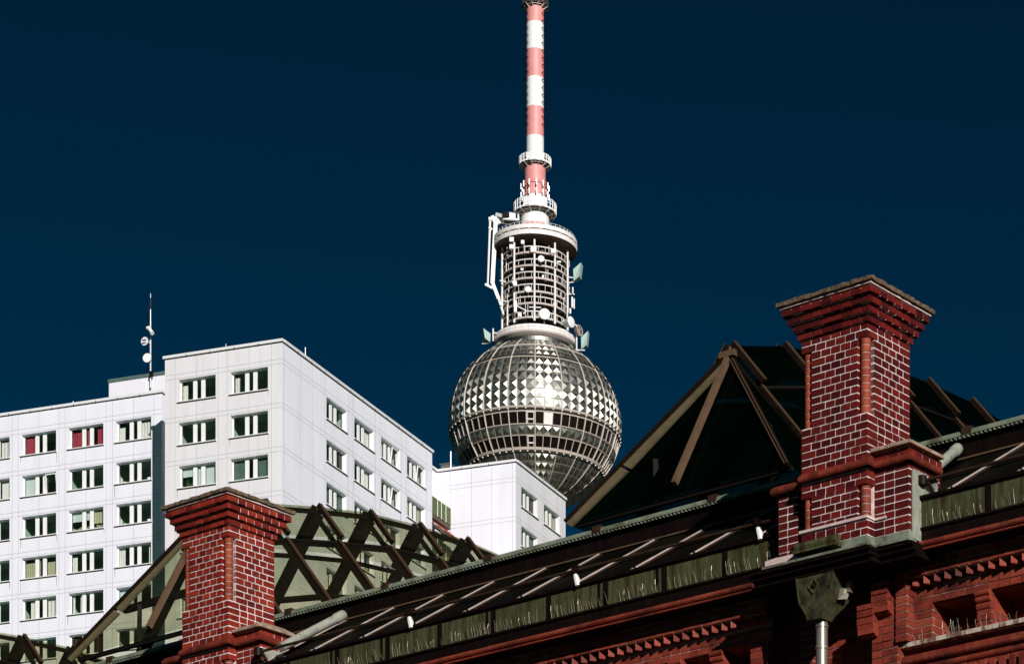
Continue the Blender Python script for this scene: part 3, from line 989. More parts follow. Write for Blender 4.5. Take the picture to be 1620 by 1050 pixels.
def window(pos, rz, style=None, seed=0):
    f = mk('window', wp[0], M['white_trim'], ap)
    f.location = pos; f.rotation_euler = (0, 0, rz)
    mk('pane', wp[1], M['pane'], f)
    mk('sill', wp[2], M['white_trim'], f)
    mk('painted_sill_shadow', wp[3], M['dark_line'], f)
    mk('room', wp[4], M['room'], f)
    t = WH - .06
    rr = random.Random(seed * 7 + 1)
    if rr.random() < .6:                             # rain streaks under the ends of the sill
        mb = MB()
        for x in (-.09, WW + .03):
            if rr.random() < .7:
                q = x + rr.uniform(-.02, .03); L = rr.uniform(.25, .95); wd = rr.uniform(.025, .06)
                mb.poly((q - wd, -.0035, -.12), (q + wd, -.0035, -.12), (q + wd * .4, -.0035, -.12 - L), (q - wd * .4, -.0035, -.12 - L))
        if mb.v: mb.build('rain_streak', M['streak'], f)
    if style == 'red':
        cloth(f, .07, .92, .02, 1.15, 'curtain_red', seed); cloth(f, 1.2, 1.42, .02, 1.2, 'curtain_red', seed + 1); cloth(f, 2.02, 2.67, .02, 1.2, 'curtain_red', seed + 2)
    elif style == 'redl':
        cloth(f, .07, .92, .02, 1.22, 'curtain_red', seed)
    elif style == 'net':
        cloth(f, .07, .5, .02, 1.05, 'curtain_white', seed); cloth(f, 1.8, 2.67, .05, 1.2, 'curtain_white', seed, folds=4)
    elif style == 'left':
        cloth(f, .09, .48, .02, 1.12, 'curtain_white', seed)
    elif style == 'leftright':
        cloth(f, .07, .52, .02, t, 'curtain_white', seed); cloth(f, 2.35, 2.67, .02, t, 'curtain_white', seed)
    elif style == 'beige':
        cloth(f, .07, .92, .02, 1.12, 'curtain_beige', seed); cloth(f, 1.2, 1.3, .02, t, 'curtain_beige', seed); cloth(f, 1.8, 2.67, .02, 1.05, 'curtain_beige', seed)
    elif style == 'blindl':
        cloth(f, .07, .92, .02, t, 'blind_blue', seed, folds=1, nm='blind')
    elif style == 'blindlr':
        cloth(f, .07, .92, .78, t, 'blind_blue', seed, folds=1, nm='blind'); cloth(f, 1.2, 1.52, .02, t, 'blind_blue', seed, folds=1, nm='blind'); cloth(f, 1.8, 2.67, .02, t, 'blind_blue', seed, folds=1, nm='blind')
        mb = MB()
        for k in range(160):
            c = Vector((.12 + .7 * rr.random(), WD + .25 + .2 * rr.random(), .02 + .7 * rr.random() ** 1.3))
            d1 = Vector((rr.uniform(-1, 1), rr.uniform(-1, 1), rr.uniform(-1, 1))) * .07; d2 = Vector((rr.uniform(-1, 1), rr.uniform(-1, 1), rr.uniform(-1, 1))) * .05
            mb.poly(c - d1, c - d2, c + d1, c + d2)
        mb.build('houseplant', M['leaf'], f)
    elif style == 'blindhalf':
        cloth(f, .07, .92, .72, t, 'blind_blue', seed, folds=1, nm='blind'); cloth(f, 1.2, 1.52, .75, t, 'blind_blue', seed, folds=1, nm='blind'); cloth(f, 1.8, 2.67, .45, t, 'curtain_beige', seed, folds=5)
        mb = MB()
        for k in range(40):
            a = rr.uniform(.1, 2.6); mb.box(a, a + rr.uniform(.05, .2), WD + .1, WD + .25, .02, rr.uniform(.1, .38))
        mb.build('boxes_on_sill', M['curtain_beige'], f)
    elif style == 'lace':
        cloth(f, .45, .92, .02, t, 'curtain_white', seed); cloth(f, 1.8, 2.55, .02, t, 'curtain_white', seed, folds=4)
    elif style == 'mixed':
        cloth(f, .07, .30, .02, t, 'curtain_white', seed); cloth(f, .66, .92, .02, t, 'curtain_white', seed)
    elif style == 'green':
        cloth(f, .07, .92, .02, t, 'roof_green', seed, folds=1, nm='blind'); cloth(f, 1.8, 2.67, .02, t, 'roof_green', seed, folds=1, nm='blind')
    elif style == 'right':
        cloth(f, 1.9, 2.67, .02, t, 'curtain_white', seed)
    elif style == 'beiger':
        cloth(f, .07, .92, .02, t, 'curtain_beige', seed, folds=2); cloth(f, 1.8, 2.67, .02, t, 'curtain_beige', seed, folds=2)
    elif style == 'brown':
        cloth(f, .07, .92, .02, t, 'rust_brown', seed, folds=2); cloth(f, 1.8, 2.67, .02, t, 'rust_brown', seed, folds=2)
    elif style == 'tilt':
        mb = MB()
        for k0, k1 in (((1.82, WD, .06), (1.82, WD - .16, WH - .1)), ((2.64, WD, .06), (2.64, WD - .16, WH - .1)), ((1.82, WD - .16, WH - .1), (2.64, WD - .16, WH - .1))):
            mb.beam(k0, k1, .07, .06)
        mb.build('tilted_sash', M['white_trim'], f)
        cloth(f, .07, .5, .02, t, 'curtain_white', seed)
    elif style == 'tiltb':
        mb = MB()
        for k0, k1 in (((1.82, WD, .06), (1.82, WD - .16, WH - .1)), ((2.64, WD, .06), (2.64, WD - .16, WH - .1)), ((1.82, WD - .16, WH - .1), (2.64, WD - .16, WH - .1))):
            mb.beam(k0, k1, .07, .06)
        mb.build('tilted_sash', M['white_trim'], f)
        cloth(f, .07, .92, .02, t, 'blind_blue', seed, folds=1, nm='blind')
    elif style == 'things':
        mb = MB()
        mb.tube([(2.4, WD + .14, .02), (2.4, WD + .14, .24)], [.16, .2], 10); mb.tube([(.5, WD + .14, .02), (.5, WD + .14, .16)], [.1, .14], 10)
        mb.build('flower_pot', M['white_trim'], f)
        cloth(f, .07, .22, .02, .5, 'curtain_white', seed)
    return f

def joints(o, ax, nx, length, zs, us, zlo, zhi, holes=()):
    """thin dark joints between the facade slabs, cut at the windows"""
    o, ax, nx = Vector(o), Vector(ax), Vector(nx)
    mb = MB()
    t = .013
    def strip(u0, u1, z0, z1):
        P = lambda u, z: tuple(o + ax * u - nx * .004 + Vector((0, 0, z)))
        mb.poly(P(u0, z0), P(u1, z0), P(u1, z1), P(u0, z1))
    for z in zs: strip(0.02, length - .02, z - t, z + t)
    for u in us:
        cuts = sorted([(h[2], h[3]) for h in holes if h[0] - .02 < u < h[1] + .02])
        z = zlo
        for a, b in cuts:
            if a > z: strip(u - t, u + t, z, a)
            z = b
        if z < zhi: strip(u - t, u + t, z, zhi)
    return mb.build('panel_joints', M['joint'], ap)

LINES = [z for i in range(8) for z in (76.28 - STO * i, 75.99 - STO * i)]
X_, Y_ = (1, 0, 0), (0, 1, 0)
# --- tall front block: faces at y = 0 (left face) and x = 0 (right face)
st_front = {(0, 0): 'left', (0, 1): 'left', (1, 0): None, (1, 1): None, (2, 0): 'blindlr', (2, 1): 'green'}
cols = [-7.62, -3.78]
holes = [(c + 8.65, c + 8.65 + WW, z, z + WH) for c in cols for z in ZW[:12]]
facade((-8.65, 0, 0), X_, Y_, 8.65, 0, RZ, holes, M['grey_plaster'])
joints((-8.65, 0, 0), X_, Y_, 8.65, LINES, [.75, 2.36, 3.97, 4.62, 6.23, 7.87], 40, RZ - .1, holes)
for i, z in enumerate(ZW[:7]):
    for k, c in enumerate(cols):
        window((c, 0, z), 0, st_front.get((i, k), 'mixed'), i * 3 + k)
st_side = {(0, 0): None, (0, 1): 'net', (0, 2): 'tiltb', (0, 3): 'tilt', (1, 0): 'brown', (1, 1): 'right', (1, 2): 'tilt', (1, 3): 'beiger', (2, 0): 'green', (2, 1): 'green'}
cols = [5.75, 9.55, 13.33, 17.12]
holes = [(c, c + WW, z, z + WH) for c in cols for z in ZW[:12]]
facade((0, 0, 0), Y_, (-1, 0, 0), 20.9, 0, RZ, holes, M['white_plaster'])
joints((0, 0, 0), Y_, (-1, 0, 0), 20.9, LINES, [.2, 2.3, 3.95, 5.55, 8.7, 9.35, 12.5, 13.15, 16.27, 16.95, 20.05], 40, RZ - .1, holes)
for i, z in enumerate(ZW[:6]):
    for k, c in enumerate(cols):
        window((0, c, z), R(90), st_side.get((i, k), 'mixed'), 50 + i * 5 + k)
# --- long lower wing on the left, set back
LY, LX = 4.85, -11.93
cols = [LX - .83 - WW - 3.72 * k for k in range(8)]
L0 = -48.0
holes = [(c - L0, c - L0 + WW, z, z + WH) for c in cols for z in ZW[:12]]
facade((L0, LY, 0), X_, Y_, LX - L0, 0, RZ, holes, M['white_plaster'])
vj = []
for c in cols: vj += [c - L0 - .27, c - L0 + WW / 2, c - L0 + WW + .22]
joints((L0, LY, 0), X_, Y_, LX - L0, LINES, vj, 40, RZ - .1, holes)
st_l = {(0, 0): 'net', (0, 1): 'red', (0, 2): 'redl', (0, 3): 'net', (1, 0): 'things', (1, 1): None, (1, 2): 'tiltb', (1, 3): 'right', (2, 0): 'things', (2, 1): 'blindhalf', (2, 2): None, (2, 3): None,
        (3, 0): 'leftright', (3, 1): 'left', (3, 2): 'beige', (3, 3): None, (4, 0): 'blindl', (4, 1): 'mixed', (4, 2): 'lace', (5, 1): 'brown'}
for i, z in enumerate(ZW[:7]):
    for k, c in enumerate(cols[:5]):
        window((c, LY, z), 0, st_l.get((i, k)), 100 + i * 8 + k)
mb = MB()
mb.poly((LX, LY, 0), (LX, 16, 0), (LX, 16, RZ), (LX, LY, RZ))
mb.poly((-8.65, 0, 0), (-8.65, 0, RZ), (-8.65, 20.9, RZ), (-8.65, 20.9, 0))
mb.poly((-12, 9.5, 0), (-8.65, 9.5, 0), (-8.65, 9.5, RZ - .4), (-12, 9.5, RZ - .4))
mb.poly((0, 20.9, 0), (-8.65, 20.9, 0), (-8.65, 20.9, RZ), (0, 20.9, RZ))
mb.poly((L0, 16, 0), (LX, 16, 0), (LX, 16, RZ), (L0, 16, RZ))
mb.poly((L0, LY, 0), (L0, LY, RZ), (L0, 16, RZ), (L0, 16, 0))
mb.build('wall', M['white_plaster'], ap)
# --- end block on the right and the recess with balconies
EX0, EX1, EY0, EY1 = -1.45, 4.8, 24.5, 33.0
facade((EX0, EY0, 0), X_, Y_, EX1 - EX0, 0, RZ, [], M['white_plaster'])
joints((EX0, EY0, 0), X_, Y_, EX1 - EX0, LINES, [1.06, 2.75, 4.36, 5.98], 40, RZ - .1)
cols = [25.42, 29.24]
holes = [(c - EY0, c - EY0 + WW, z, z + WH) for c in cols for z in ZW[:12]]
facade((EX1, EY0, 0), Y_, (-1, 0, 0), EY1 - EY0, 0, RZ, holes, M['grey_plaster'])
joints((EX1, EY0, 0), Y_, (-1, 0, 0), EY1 - EY0, LINES, [.75, 4.55, 8.0], 40, RZ - .1, holes)
st_e = {(0, 0): 'brown', (0, 1): 'beiger', (1, 0): 'green', (1, 1): 'mixed'}
for i, z in enumerate(ZW[:5]):
    for k, c in enumerate(cols):
        window((EX1, c, z), R(90), st_e.get((i, k), 'mixed'), 200 + i * 3 + k)
mb = MB()
mb.poly((EX0, 20.9, 0), (EX0, EY0, 0), (EX0, EY0, RZ), (EX0, 20.9, RZ))
mb.poly((EX1, EY1, 0), (-8, EY1, 0), (-8, EY1, RZ), (EX1, EY1, RZ))
mb.poly((-8, EY1, 0), (-8, 20.9, 0), (-8, 20.9, RZ), (-8, EY1, RZ))
mb.build('wall', M['white_plaster'], ap)
for i in range(6):                                 # balconies in the recess
    z = 73.1 - STO * i
    mb = MB()
    mb.box(EX0, .02, 20.92, 23.75, z - .28, z - .02)
    b = mb.build('balcony', M['tower_brown'], ap)
    mb = MB()
    for k in range(5): mb.box(-.01, .05, 20.92, 23.72, z + .02 + k * .245, z + .235 + k * .245)
    mb.box(EX0, .0, 23.68, 23.74, z + .02, z + 1.23)
    mb.build('parapet', M['balcony_green'], b)
    mb = MB()
    for y in (21.6, 22.2, 22.9): mb.box(.05, .08, y, y + .05, z, z + 1.4 if y == 22.2 else z + 1.25)
    mb.build('posts', M['white_trim'], b)
mb = MB()
mb.poly((-.1, 21.0, 72.55), (.0, 23.6, 72.2), (1.3, 23.9, 71.45), (1.2, 21.0, 71.6))
for k in range(6):
    y = 21.05 + .5 * k
    mb.beam((-.05, y, 72.6 - k * .06), (1.28, y + .05, 71.65 - .02 * k), .16, .05)
mb.build('awning', M['awning_red'], ap)
mb = MB()
mb.beam((-.1, 21.2, 72.5), (1.4, 24.0, 71.3), .12, .12); mb.beam((0.2, 20.95, 71.9), (1.5, 23.8, 71.0), .10, .10)
mb.build('awning_arm', M['white_trim'], ap)
mb = MB(); mb.box(EX0 + .01, EX0 + .05, 21.1, 23.3, 74.6, 76.0); mb.build('balcony_door', M['sphere_glass'], ap)
mb = MB()
mb.lathe([(1.0, 73.2), (1.0, 72.2)], 24, 4.6, 33.6)
mb.lathe([(1.0, 71.6), (1.0, 70.4)], 24, 4.6, 33.6)
mb.build('round_balcony', M['white_plaster'], ap, smooth=True)
# --- roofs and roof edges
mb = MB()
for x0, x1, y0, y1 in ((-8.65, 0, 0, 20.9), (L0, LX, LY, 16), (-8, EX1, 20.9, EY1)):
    if (x0, x1) == (-8, EX1):
        mb.poly((-8, 20.9, RZ - .06), (EX0, 20.9, RZ - .06), (EX0, EY0, RZ - .06), (EX1, EY0, RZ - .06), (EX1, EY1, RZ - .06), (-8, EY1, RZ - .06))
    else:
        mb.poly((x0, y0, RZ - .06), (x1, y0, RZ - .06), (x1, y1, RZ - .06), (x0, y1, RZ - .06))
mb.poly((LX, 9.5, RZ - .4), (-8.65, 9.5, RZ - .4), (-8.65, 16, RZ - .4), (LX, 16, RZ - .4))
mb.build('roof', M['roof_felt'], ap)
mb = MB(); ml = MB()
e = .09
def edge(p, q, nx):
    """white sheet-metal roof edge with the shadow under it painted as a dark strip"""
    p, q, nx = Vector(p), Vector(q), Vector(nx)
    c = nx * -(e / 2 - .03)
    mb.beam(p + c + Vector((0, 0, .0)), q + c + Vector((0, 0, .0)), .22, .17)
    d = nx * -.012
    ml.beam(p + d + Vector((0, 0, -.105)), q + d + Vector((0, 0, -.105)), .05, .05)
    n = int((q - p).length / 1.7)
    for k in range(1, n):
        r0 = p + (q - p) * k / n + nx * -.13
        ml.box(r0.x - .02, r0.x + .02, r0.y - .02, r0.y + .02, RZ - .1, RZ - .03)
edge((-8.75, 0, RZ), (.09, 0, RZ), (0, 1, 0))
edge((0, .12, RZ), (0, 20.95, RZ), (-1, 0, 0))
edge((L0, LY, RZ), (LX + .09, LY, RZ), (0, 1, 0))
edge((LX, LY + .12, RZ), (LX, 15, RZ), (-1, 0, 0))
edge((EX0, 21.0, RZ), (EX0, EY0 - .1, RZ), (-1, 0, 0))
edge((EX0 - .1, EY0, RZ), (EX1 + .09, EY0, RZ), (0, 1, 0))
edge((EX1, EY0 + .12, RZ), (EX1, EY1, RZ), (-1, 0, 0))
mb.build('roof_edge', M['sheet_metal'], ap)
ml.build('roof_edge_dark_strip', M['dark_line'], ap)
# --- plant room on the long wing
mb = MB()
px0, px1, py0, py1, pz = -19.4, -8.8, 10.0, 15.5, 81.05
mb.box(px0, px1, py0, py1, RZ - .3, pz - .16)
ph = mb.build('plant_room', M['white_plaster'], ap)
mb = MB(); mb.box(px0 - .06, px1, py0 - .06, py1, pz - .20, pz + .02); mb.build('roof_edge', M['roof_green'], ph)
mb = MB()
mb.box(-16.75, -16.4, py0 - .03, py0 + .05, RZ, pz - .5)
mb.build('pilaster', M['white_trim'], ph)
mb = MB()
mb.box(-14.45, -8.8, py0 - .05, py0 + .01, 79.45, 79.52); mb.box(-14.5, -14.45, py0 - .04, py0, 79.3, pz - .4)
mb.build('cable_duct', M['dark_line'], ph)
mb = MB(); mb.box(-1.40, -.74, 25.0, 25.8, RZ - .1, 78.05); mb.box(-1.50, -.66, 24.95, 25.85, 78.05, 78.12)
vb = mb.build('roof_vent', M['roof_felt'], ap)

# --- antenna mast standing on the plant room
amx, amy = -15.95, 9.82
am = empty('antenna_mast', (0, 0, 0)); am.parent = None
am.matrix_world = Matrix.Translation(ap.location) @ Matrix.Rotation(ap.rotation_euler.z, 4, 'Z') @ Matrix.Translation((amx, amy, 0))
tag(am, 'slim rooftop antenna mast with two white round dishes on the left white block', 'antenna')
mb = MB(); mb.tube([(0, 0, 80.0), (0, 0, 84.0)], .06, 8); mb.tube([(0, 0, 84.0), (0, 0, 85.7), (0, 0, 86.5)], [.042, .03, .016], 6)
mb.build('pole', M['galv'], am)
mb = MB(); mb.tube([(0, 0, 85.4), (0, 0, 86.2)], .036, 6); mb.build('pole_tip', M['dark_line'], am)
def roofdish(z, x, r, ax):
    a = Vector(ax).normalized(); c = Vector((x, -.35, z))
    mb = MB(); mb.tube([c - a * .28, c - a * .12, c], [r * .45, r * .85, r], 24, cap=True)
    o = mb.build('dish', M['dish'], am, smooth=True)
    mb = MB(); mb.tube([c - a * .25, (0, 0, z)], .06, 6); mb.build('dish_arm', M['galv'], o)
    return o
o = roofdish(83.12, -.26, .29, (-.05, -1, 0.0))
mb = MB(); mb.box(-.30, -.02, -.62, -.5, 83.07, 83.12); mb.build('feed', M['dark_line'], o)
roofdish(81.95, -.06, .31, (.15, -1, .0))
mb = MB(); mb.tube([(.0, -.2, 84.0), (.40, -.4, 83.55)], [.11, .14], 12); mb.tube([(-.15, -.2, 84.05), (.12, -.2, 84.05)], .12, 10); mb.build('radio_unit', M['mast_white'], am)
mb = MB(); mb.tube([(.15, -.1, 82.9), (2.6, .4, 81.4)], .02, 4); mb.tube([(.1, -.05, 82.4), (1.05, 0.3, 81.05)], .035, 4); mb.tube([(-.1, 0, 81.6), (-.7, .2, 81.0)], .03, 4); mb.box(.05, .25, -.25, -.05, 80.75, 81.05)
mb.build('stay_cable', M['frame_dark'], am)

def rod(x, y, z0, z1, r, lab):
    o = MB()
    o.tube([(0, 0, z0), (0, 0, z1)], r, 6)
    o = o.build('lightning_rod', M['galv'])
    o.matrix_world = Matrix.Translation(ap.location) @ Matrix.Rotation(ap.rotation_euler.z, 4, 'Z') @ Matrix.Translation((x, y, 0))
    tag(o, lab, 'lightning rod', 'lightning rods on the white building')
rod(-4.72, 1.0, RZ - .1, 78.22, .018, 'short thin lightning rod above the two-window face of the front white block')
rod(-.5, 3.85, RZ - .1, 78.5, .03, 'thin lightning rod just right of the front white block corner')
rod(-.6, 25.0, RZ - .1, 78.92, .055, 'tall white lightning rod on the end white block beside the dark roof vent')
rod(-19.35, 5.6, RZ - .1, 78.0, .03, 'thin lightning rod on the roof edge of the long left white block')

# ================================================================== BRICK BUILDING (near)
BB = R(-53.1)
BY = 29.9
br = empty('brick_market_hall', ((1372 - PX) / F * BY, BY, 0), math.atan2(-math.cos(BB), -math.sin(BB)))
tag(br, 'red brick hall with two tall brick chimneys, dark glazed eaves roof and glass skylights', 'building')
# local frame: x to the right along the facade, y inward, z up
CO = 0.0770
def bricks_x(mb, x0, x1, z0, z1, y, rng, out=.004, dep=.05, hd=.125, end=.185, par=0, jt=.0165):
    """courses of bricks on a face that looks towards -y"""
    k = 0
    z = z0
    while z + .018 < z1:
        h = min(CO - jt, z1 - z)
        x = x0
        first = end if (k + par) % 2 == 0 else hd
        ln = first
        while x < x1 - .01:
            l = ln if x1 - (x + ln) > .07 else x1 - x
            if 0 < x - x0 and l <= hd + .01 and rng.random() < .05 and x1 - x > hd * 2 + .2: l = hd * 2
            e = out + rng.uniform(-.002, .002)
            a, b = x + (jt / 2 if x > x0 else 0), x + l - (jt / 2 if x + l < x1 - .001 else 0)
            mb.box(a, b, y - e, y + dep, z + rng.uniform(-.0012, .0012), z + h + rng.uniform(-.0012, .0012))
            x += l
            ln = hd
        z += CO; k += 1
def bricks_y(mb, y0, y1, z0, z1, x, rng, out=.004, dep=.05, hd=.125, end=.185, par=0, jt=.0165, side=1):
    """courses of bricks on a face that looks towards +x (or -x with side=-1)"""
    k = 0
    z = z0
    while z + .018 < z1:
        h = min(CO - jt, z1 - z)
        y = y0
        ln = end if (k + par) % 2 == 0 else hd
        while y < y1 - .01:
            l = ln if y1 - (y + ln) > .07 else y1 - y
            e = out + rng.uniform(-.002, .002)
            a, b = y + (jt / 2 if y > y0 else .0), y + l - (jt / 2 if y + l < y1 - .001 else 0)
            zz = rng.uniform(-.0012, .0012)
            if side > 0: mb.box(x - dep, x + e, a, b, z + zz, z + h + zz)
            else: mb.box(x - e, x + dep, a, b, z + zz, z + h + zz)
            y += l
            ln = hd
        z += CO; k += 1
def column(mb, mo, x, y, z0, z1, r=.053):
    z = z0
    while z < z1 - .02:
        h = min(CO - .005, z1 - z)
        mb.tube([(x, y, z), (x, y, z + .004), (x, y, z + h - .004), (x, y, z + h)], [r - .003, r, r, r - .003], 18)
        z += CO
    mo.tube([(x, y, z0), (x, y, z1 - .01)], r - .005, 16)

CW, CD = 0.83, 0.74
def chimney(x0, y0, mat, seed, lab):
    rng = random.Random(seed)
    xl, xr, yf, yb = x0 - CW, x0, y0, y0 + CD
    N = .125
    zs0, zs1 = 12.44, 13.795                      # shaft
    nz0, nz1 = 12.44 + CO * 6, 12.44 + CO * 16   # corner notches with round columns
    mb = MB(); mo = MB(); cols_ = []
    zsplit = [(zs0, nz0, 0), (nz0, nz1, 1), (nz1, zs1, 0)]
    for a, b, notch in zsplit:
        par = int(round((a - zs0) / CO))
        if not notch:
            bricks_x(mb, xl, xr, a, b, yf, rng, par=par)
            bricks_y(mb, yf + .05, yb, a, b, xr, rng, par=par, end=.135)
            bricks_y(mb, yf + .05, yb, a, b, xl, rng, par=par, side=-1)
            mo.box(xl + .003, xr - .003, yf + .003, yb, a, b)
        else:
            bricks_x(mb, xl + N, xr - N, a, b, yf, rng, par=par, end=.18)
            bricks_y(mb, yf + N, yb, a, b, xr, rng, par=par, end=.18)
            bricks_y(mb, yf + N, yb, a, b, xl, rng, par=par, side=-1)
            mo.box(xl + N + .003, xr - N - .003, yf + .003, yb, a, b)
            mo.box(xr - N - .003, xr - .003, yf + N, yb, a, b)
            mo.box(xl + .003, xl + N + .003, yf + N, yb, a, b)
            for xx in (xl + .06, xr - .062): cols_.append((xx, yf + .062, a + .004, b - .004))
    ch = mb.build('chimney', mat, br)
    if lab: ch['label'] = lab
    # pedestal below the string course
    pz0, pz1 = 11.60, 12.34
    pb = MB()
    n0, n1 = pz1 - CO * 6.5, pz1 - CO * 2
    for a, b, notch in ((pz0, n0, 0), (n0, n1, 1), (n1, pz1, 0)):
        if not notch:
            bricks_x(pb, xl, xr, a, b, yf, rng)
            bricks_y(pb, yf + .05, yf + .2, a, b, xr, rng, end=.1)
            bricks_y(pb, yf + .05, yb, a, b, xl, rng, side=-1)
            mo.box(xl + .003, xr - .003, yf + .003, yb, a, b)
        else:
            bricks_x(pb, xl + N, xr - N, a, b, yf, rng, end=.18)
            bricks_y(pb, yf + N, yf + .2, a, b, xr, rng, end=.1)
            mo.box(xl + N + .003, xr - N - .003, yf + .003, yb, a, b)
            mo.box(xr - N - .003, xr - .003, yf + N - .01, yb, a, b)
            mo.box(xl + .003, xl + N + .003, yf + N, yb, a, b)
            for xx in (xl + .06, xr - .062): cols_.append((xx, yf + .062, a + .004, b - .004))
    pb.build('pedestal', mat, ch)
    # side piers of the parapet
    yp = yf + .13
    for a, b in ((xl - .40, xl - .15), (xr + .002, xr + .42)):
        pb = MB()
        bricks_x(pb, a, b, pz0, pz1, yp, rng, end=.12)
        bricks_y(pb, yp + .05, yp + .55, pz0, pz1, b, rng, end=.18)
        mo.box(a + .003, b - .003, yp + .003, yp + .55, pz0, pz1)
        if a < xl: pb.build('side_pier', mat, ch)
    bricks_x(pb, xr + .002, xr + .44, 12.425, 12.495, yp - .02, rng)
    bricks_y(pb, yp + .03, yp + .55, 12.425, 12.495, xr + .44, rng, end=.18)
    mo.box(xr, xr + .435, yp - .015, yp + .55, 12.42, 12.50)
    pb.build('side_pier', mat, ch)
    mo.box(xl - .16, xl, yp + .20, yp + .55, pz0, pz1)
    for q in cols_:
        col = MB(); column(col, mo, *q); col.build('round_corner_column', M['brick_round'], ch)
    mo.build('mortar', M['mortar_white'], ch)
    # corbelled head
    cb = MB(); cm = MB()
    for i in range(4):
        o = .026 + .040 * i
        a = 13.81 + CO * i
        bricks_x(cb, xl - o, xr + o, a, a + CO, yf - o, rng, par=i, jt=.019)
        bricks_y(cb, yf - o + .05, yb + o, a, a + CO, xr + o, rng, par=i, end=.16, jt=.019)
        bricks_y(cb, yf - o + .05, yb + o, a, a + CO, xl - o, rng, par=i, side=-1, jt=.019)
        cm.box(xl - o + .010, xr + o - .010, yf - o + .010, yb + o - .010, a, a + CO - .019)
        cb.box(xl - o + .040, xr + o - .040, yf - o + .040, yb + o - .040, a + CO - .0205, a + CO + .001)
    cb.build('corbelled_head', mat, ch)
    cm.build('head_mortar', M['mortar_white'], ch)
    # coping
    ct = 13.81 + CO * 4
    mb = MB(); o = .160
    mb.box(xl - o, xr + o, yf - o, yb + o, ct - .004, ct + .018)
    mb.build('coping_bed', M['mortar_ledge'], ch)
    mb = MB(); o = .188
    n = 26
    def ed(t, top):
        return ct + .02 + (.040 if top else 0) + rng.uniform(-.005, .005)
    outer = []
    for k in range(n): outer.append((xl - o + (CW + 2 * o) * k / n, yf - o))
    for k in range(n): outer.append((xr + o, yf - o + (CD + 2 * o) * k / n))
    for k in range(n): outer.append((xr + o - (CW + 2 * o) * k / n, yb + o))
    for k in range(n): outer.append((xl - o, yb + o - (CD + 2 * o) * k / n))
    m = len(outer)
    cx, cy = (xl + xr) / 2, (yf + yb) / 2
    lo = [(x + rng.uniform(-.005, .005), y + rng.uniform(-.005, .005), ed(0, 0)) for x, y in outer]
    up = [(x + rng.uniform(-.008, .008), y + rng.uniform(-.008, .008), ed(0, 1)) for x, y in outer]
    tp = [(cx + (x - cx) * .82, cy + (y - cy) * .82, ct + .095 + rng.uniform(-.008, .008)) for x, y in outer]
    b0 = len(mb.v); mb.v += lo + up + tp
    for k in range(m):
        j = (k + 1) % m
        mb.f.append((b0 + k, b0 + j, b0 + m + j, b0 + m + k))
        mb.f.append((b0 + m + k, b0 + m + j, b0 + 2 * m + j, b0 + 2 * m + k))
    mb.f.append(tuple(b0 + k for k in range(m))[::-1]); mb.f.append(tuple(b0 + 2 * m + k for k in range(m)))
    mb.build('coping', M['moss'], ch)
    # string course of moulded bricks, stepping round the piers
    sb = MB()
    def seg(p, q, nrm, step=.128):
        p, q = Vector(p), Vector(q); L = (q - p).length; d = (q - p) / L; nv = Vector(nrm)
        k = max(1, int(round(L / step)))
        for i in range(k):
            a, b = p + d * (L * i / k + .003), p + d * (L * (i + 1) / k - .003)
            pr = [(-.03, 12.345), (.060, 12.345), (.072, 12.362), (.072, 12.385), (.045, 12.415), (.0, 12.445), (-.03, 12.445)]
            n0 = len(sb.v)
            for c in (a, b): sb.v += [(c.x + nv.x * u, c.y + nv.y * u, z) for u, z in pr]
            mm = len(pr)
            for t in range(mm):
                j = (t + 1) % mm
                sb.f.append((n0 + t, n0 + j, n0 + mm + j, n0 + mm + t))
            sb.f.append(tuple(n0 + t for t in range(mm))[::-1]); sb.f.append(tuple(n0 + mm + t for t in range(mm)))
    seg((xl - .0, yf, 0), (xr + .06, yf, 0), (0, -1, 0))
    seg((xr, yf - .06, 0), (xr, yp, 0), (1, 0, 0))
    seg((xr + .02, yp, 0), (xr + .48, yp, 0), (0, -1, 0))
    seg((xr + .42, yp - .06, 0), (xr + .42, yp + .5, 0), (1, 0, 0))
    seg((xl - .46, yp, 0), (xl, yp, 0), (0, -1, 0))
    sb.build('string_course', M['brick_string'], ch)
    # stone cap of the right pier
    mb = MB()
    a, b, c, d = xr + .0, xr + .50, yp - .09, yp + .52
    zc = 12.50
    mb.v += [(a, c, zc), (b, c, zc), (b, d, zc), (a, d, zc), (a, c, zc + .035), (b, c, zc + .035), (b, d, zc + .035), (a, d, zc + .035), (a, c + .25, zc + .15), (a + .28, c + .25, zc + .15), (a + .28, d, zc + .15), (a, d, zc + .15)]
    i0 = len(mb.v) - 12
    for q in ((3, 2, 1, 0), (0, 1, 5, 4), (1, 2, 6, 5), (2, 3, 7, 6), (3, 0, 4, 7), (4, 5, 9, 8), (5, 6, 10, 9), (6, 7, 11, 10), (7, 4, 8, 11), (8, 9, 10, 11)): mb.f.append(tuple(i0 + t for t in q))
    mb.build('pier_cap', M['pier_stone'], ch, bevel=.008)
    # mortar ledge and copper flashing at the foot
    mb = MB()
    mb.box(xl - .02, xr + .012, yf - .022, yf + .02, 11.835, 11.862)
    mb.box(xr - .02, xr + .012, yf + .02, yp, 11.835, 11.862)
    mb.box(xr + .012, xr + .15, yp - .018, yp + .02, 11.835, 11.858)
    mb.build('mortar_ledge', M['mortar_ledge'], ch)
    mb = MB()
    mb.box(xr - .30, xr + .02, yf - .03, yf + .05, 11.56, 11.655)
    mb.box(xr + .02, xr + .44, yp - .03, yp + .05, 11.56, 11.655)
    mb.box(xr - .02, xr + .025, yf + .05, yp, 11.56, 11.655)
    mb.box(xl - .45, xr + .06, yf - .09, yf + .05, 11.535, 11.56)
    mb.box(xr + .06, xr + .48, yp - .09, yp + .05, 11.535, 11.56)
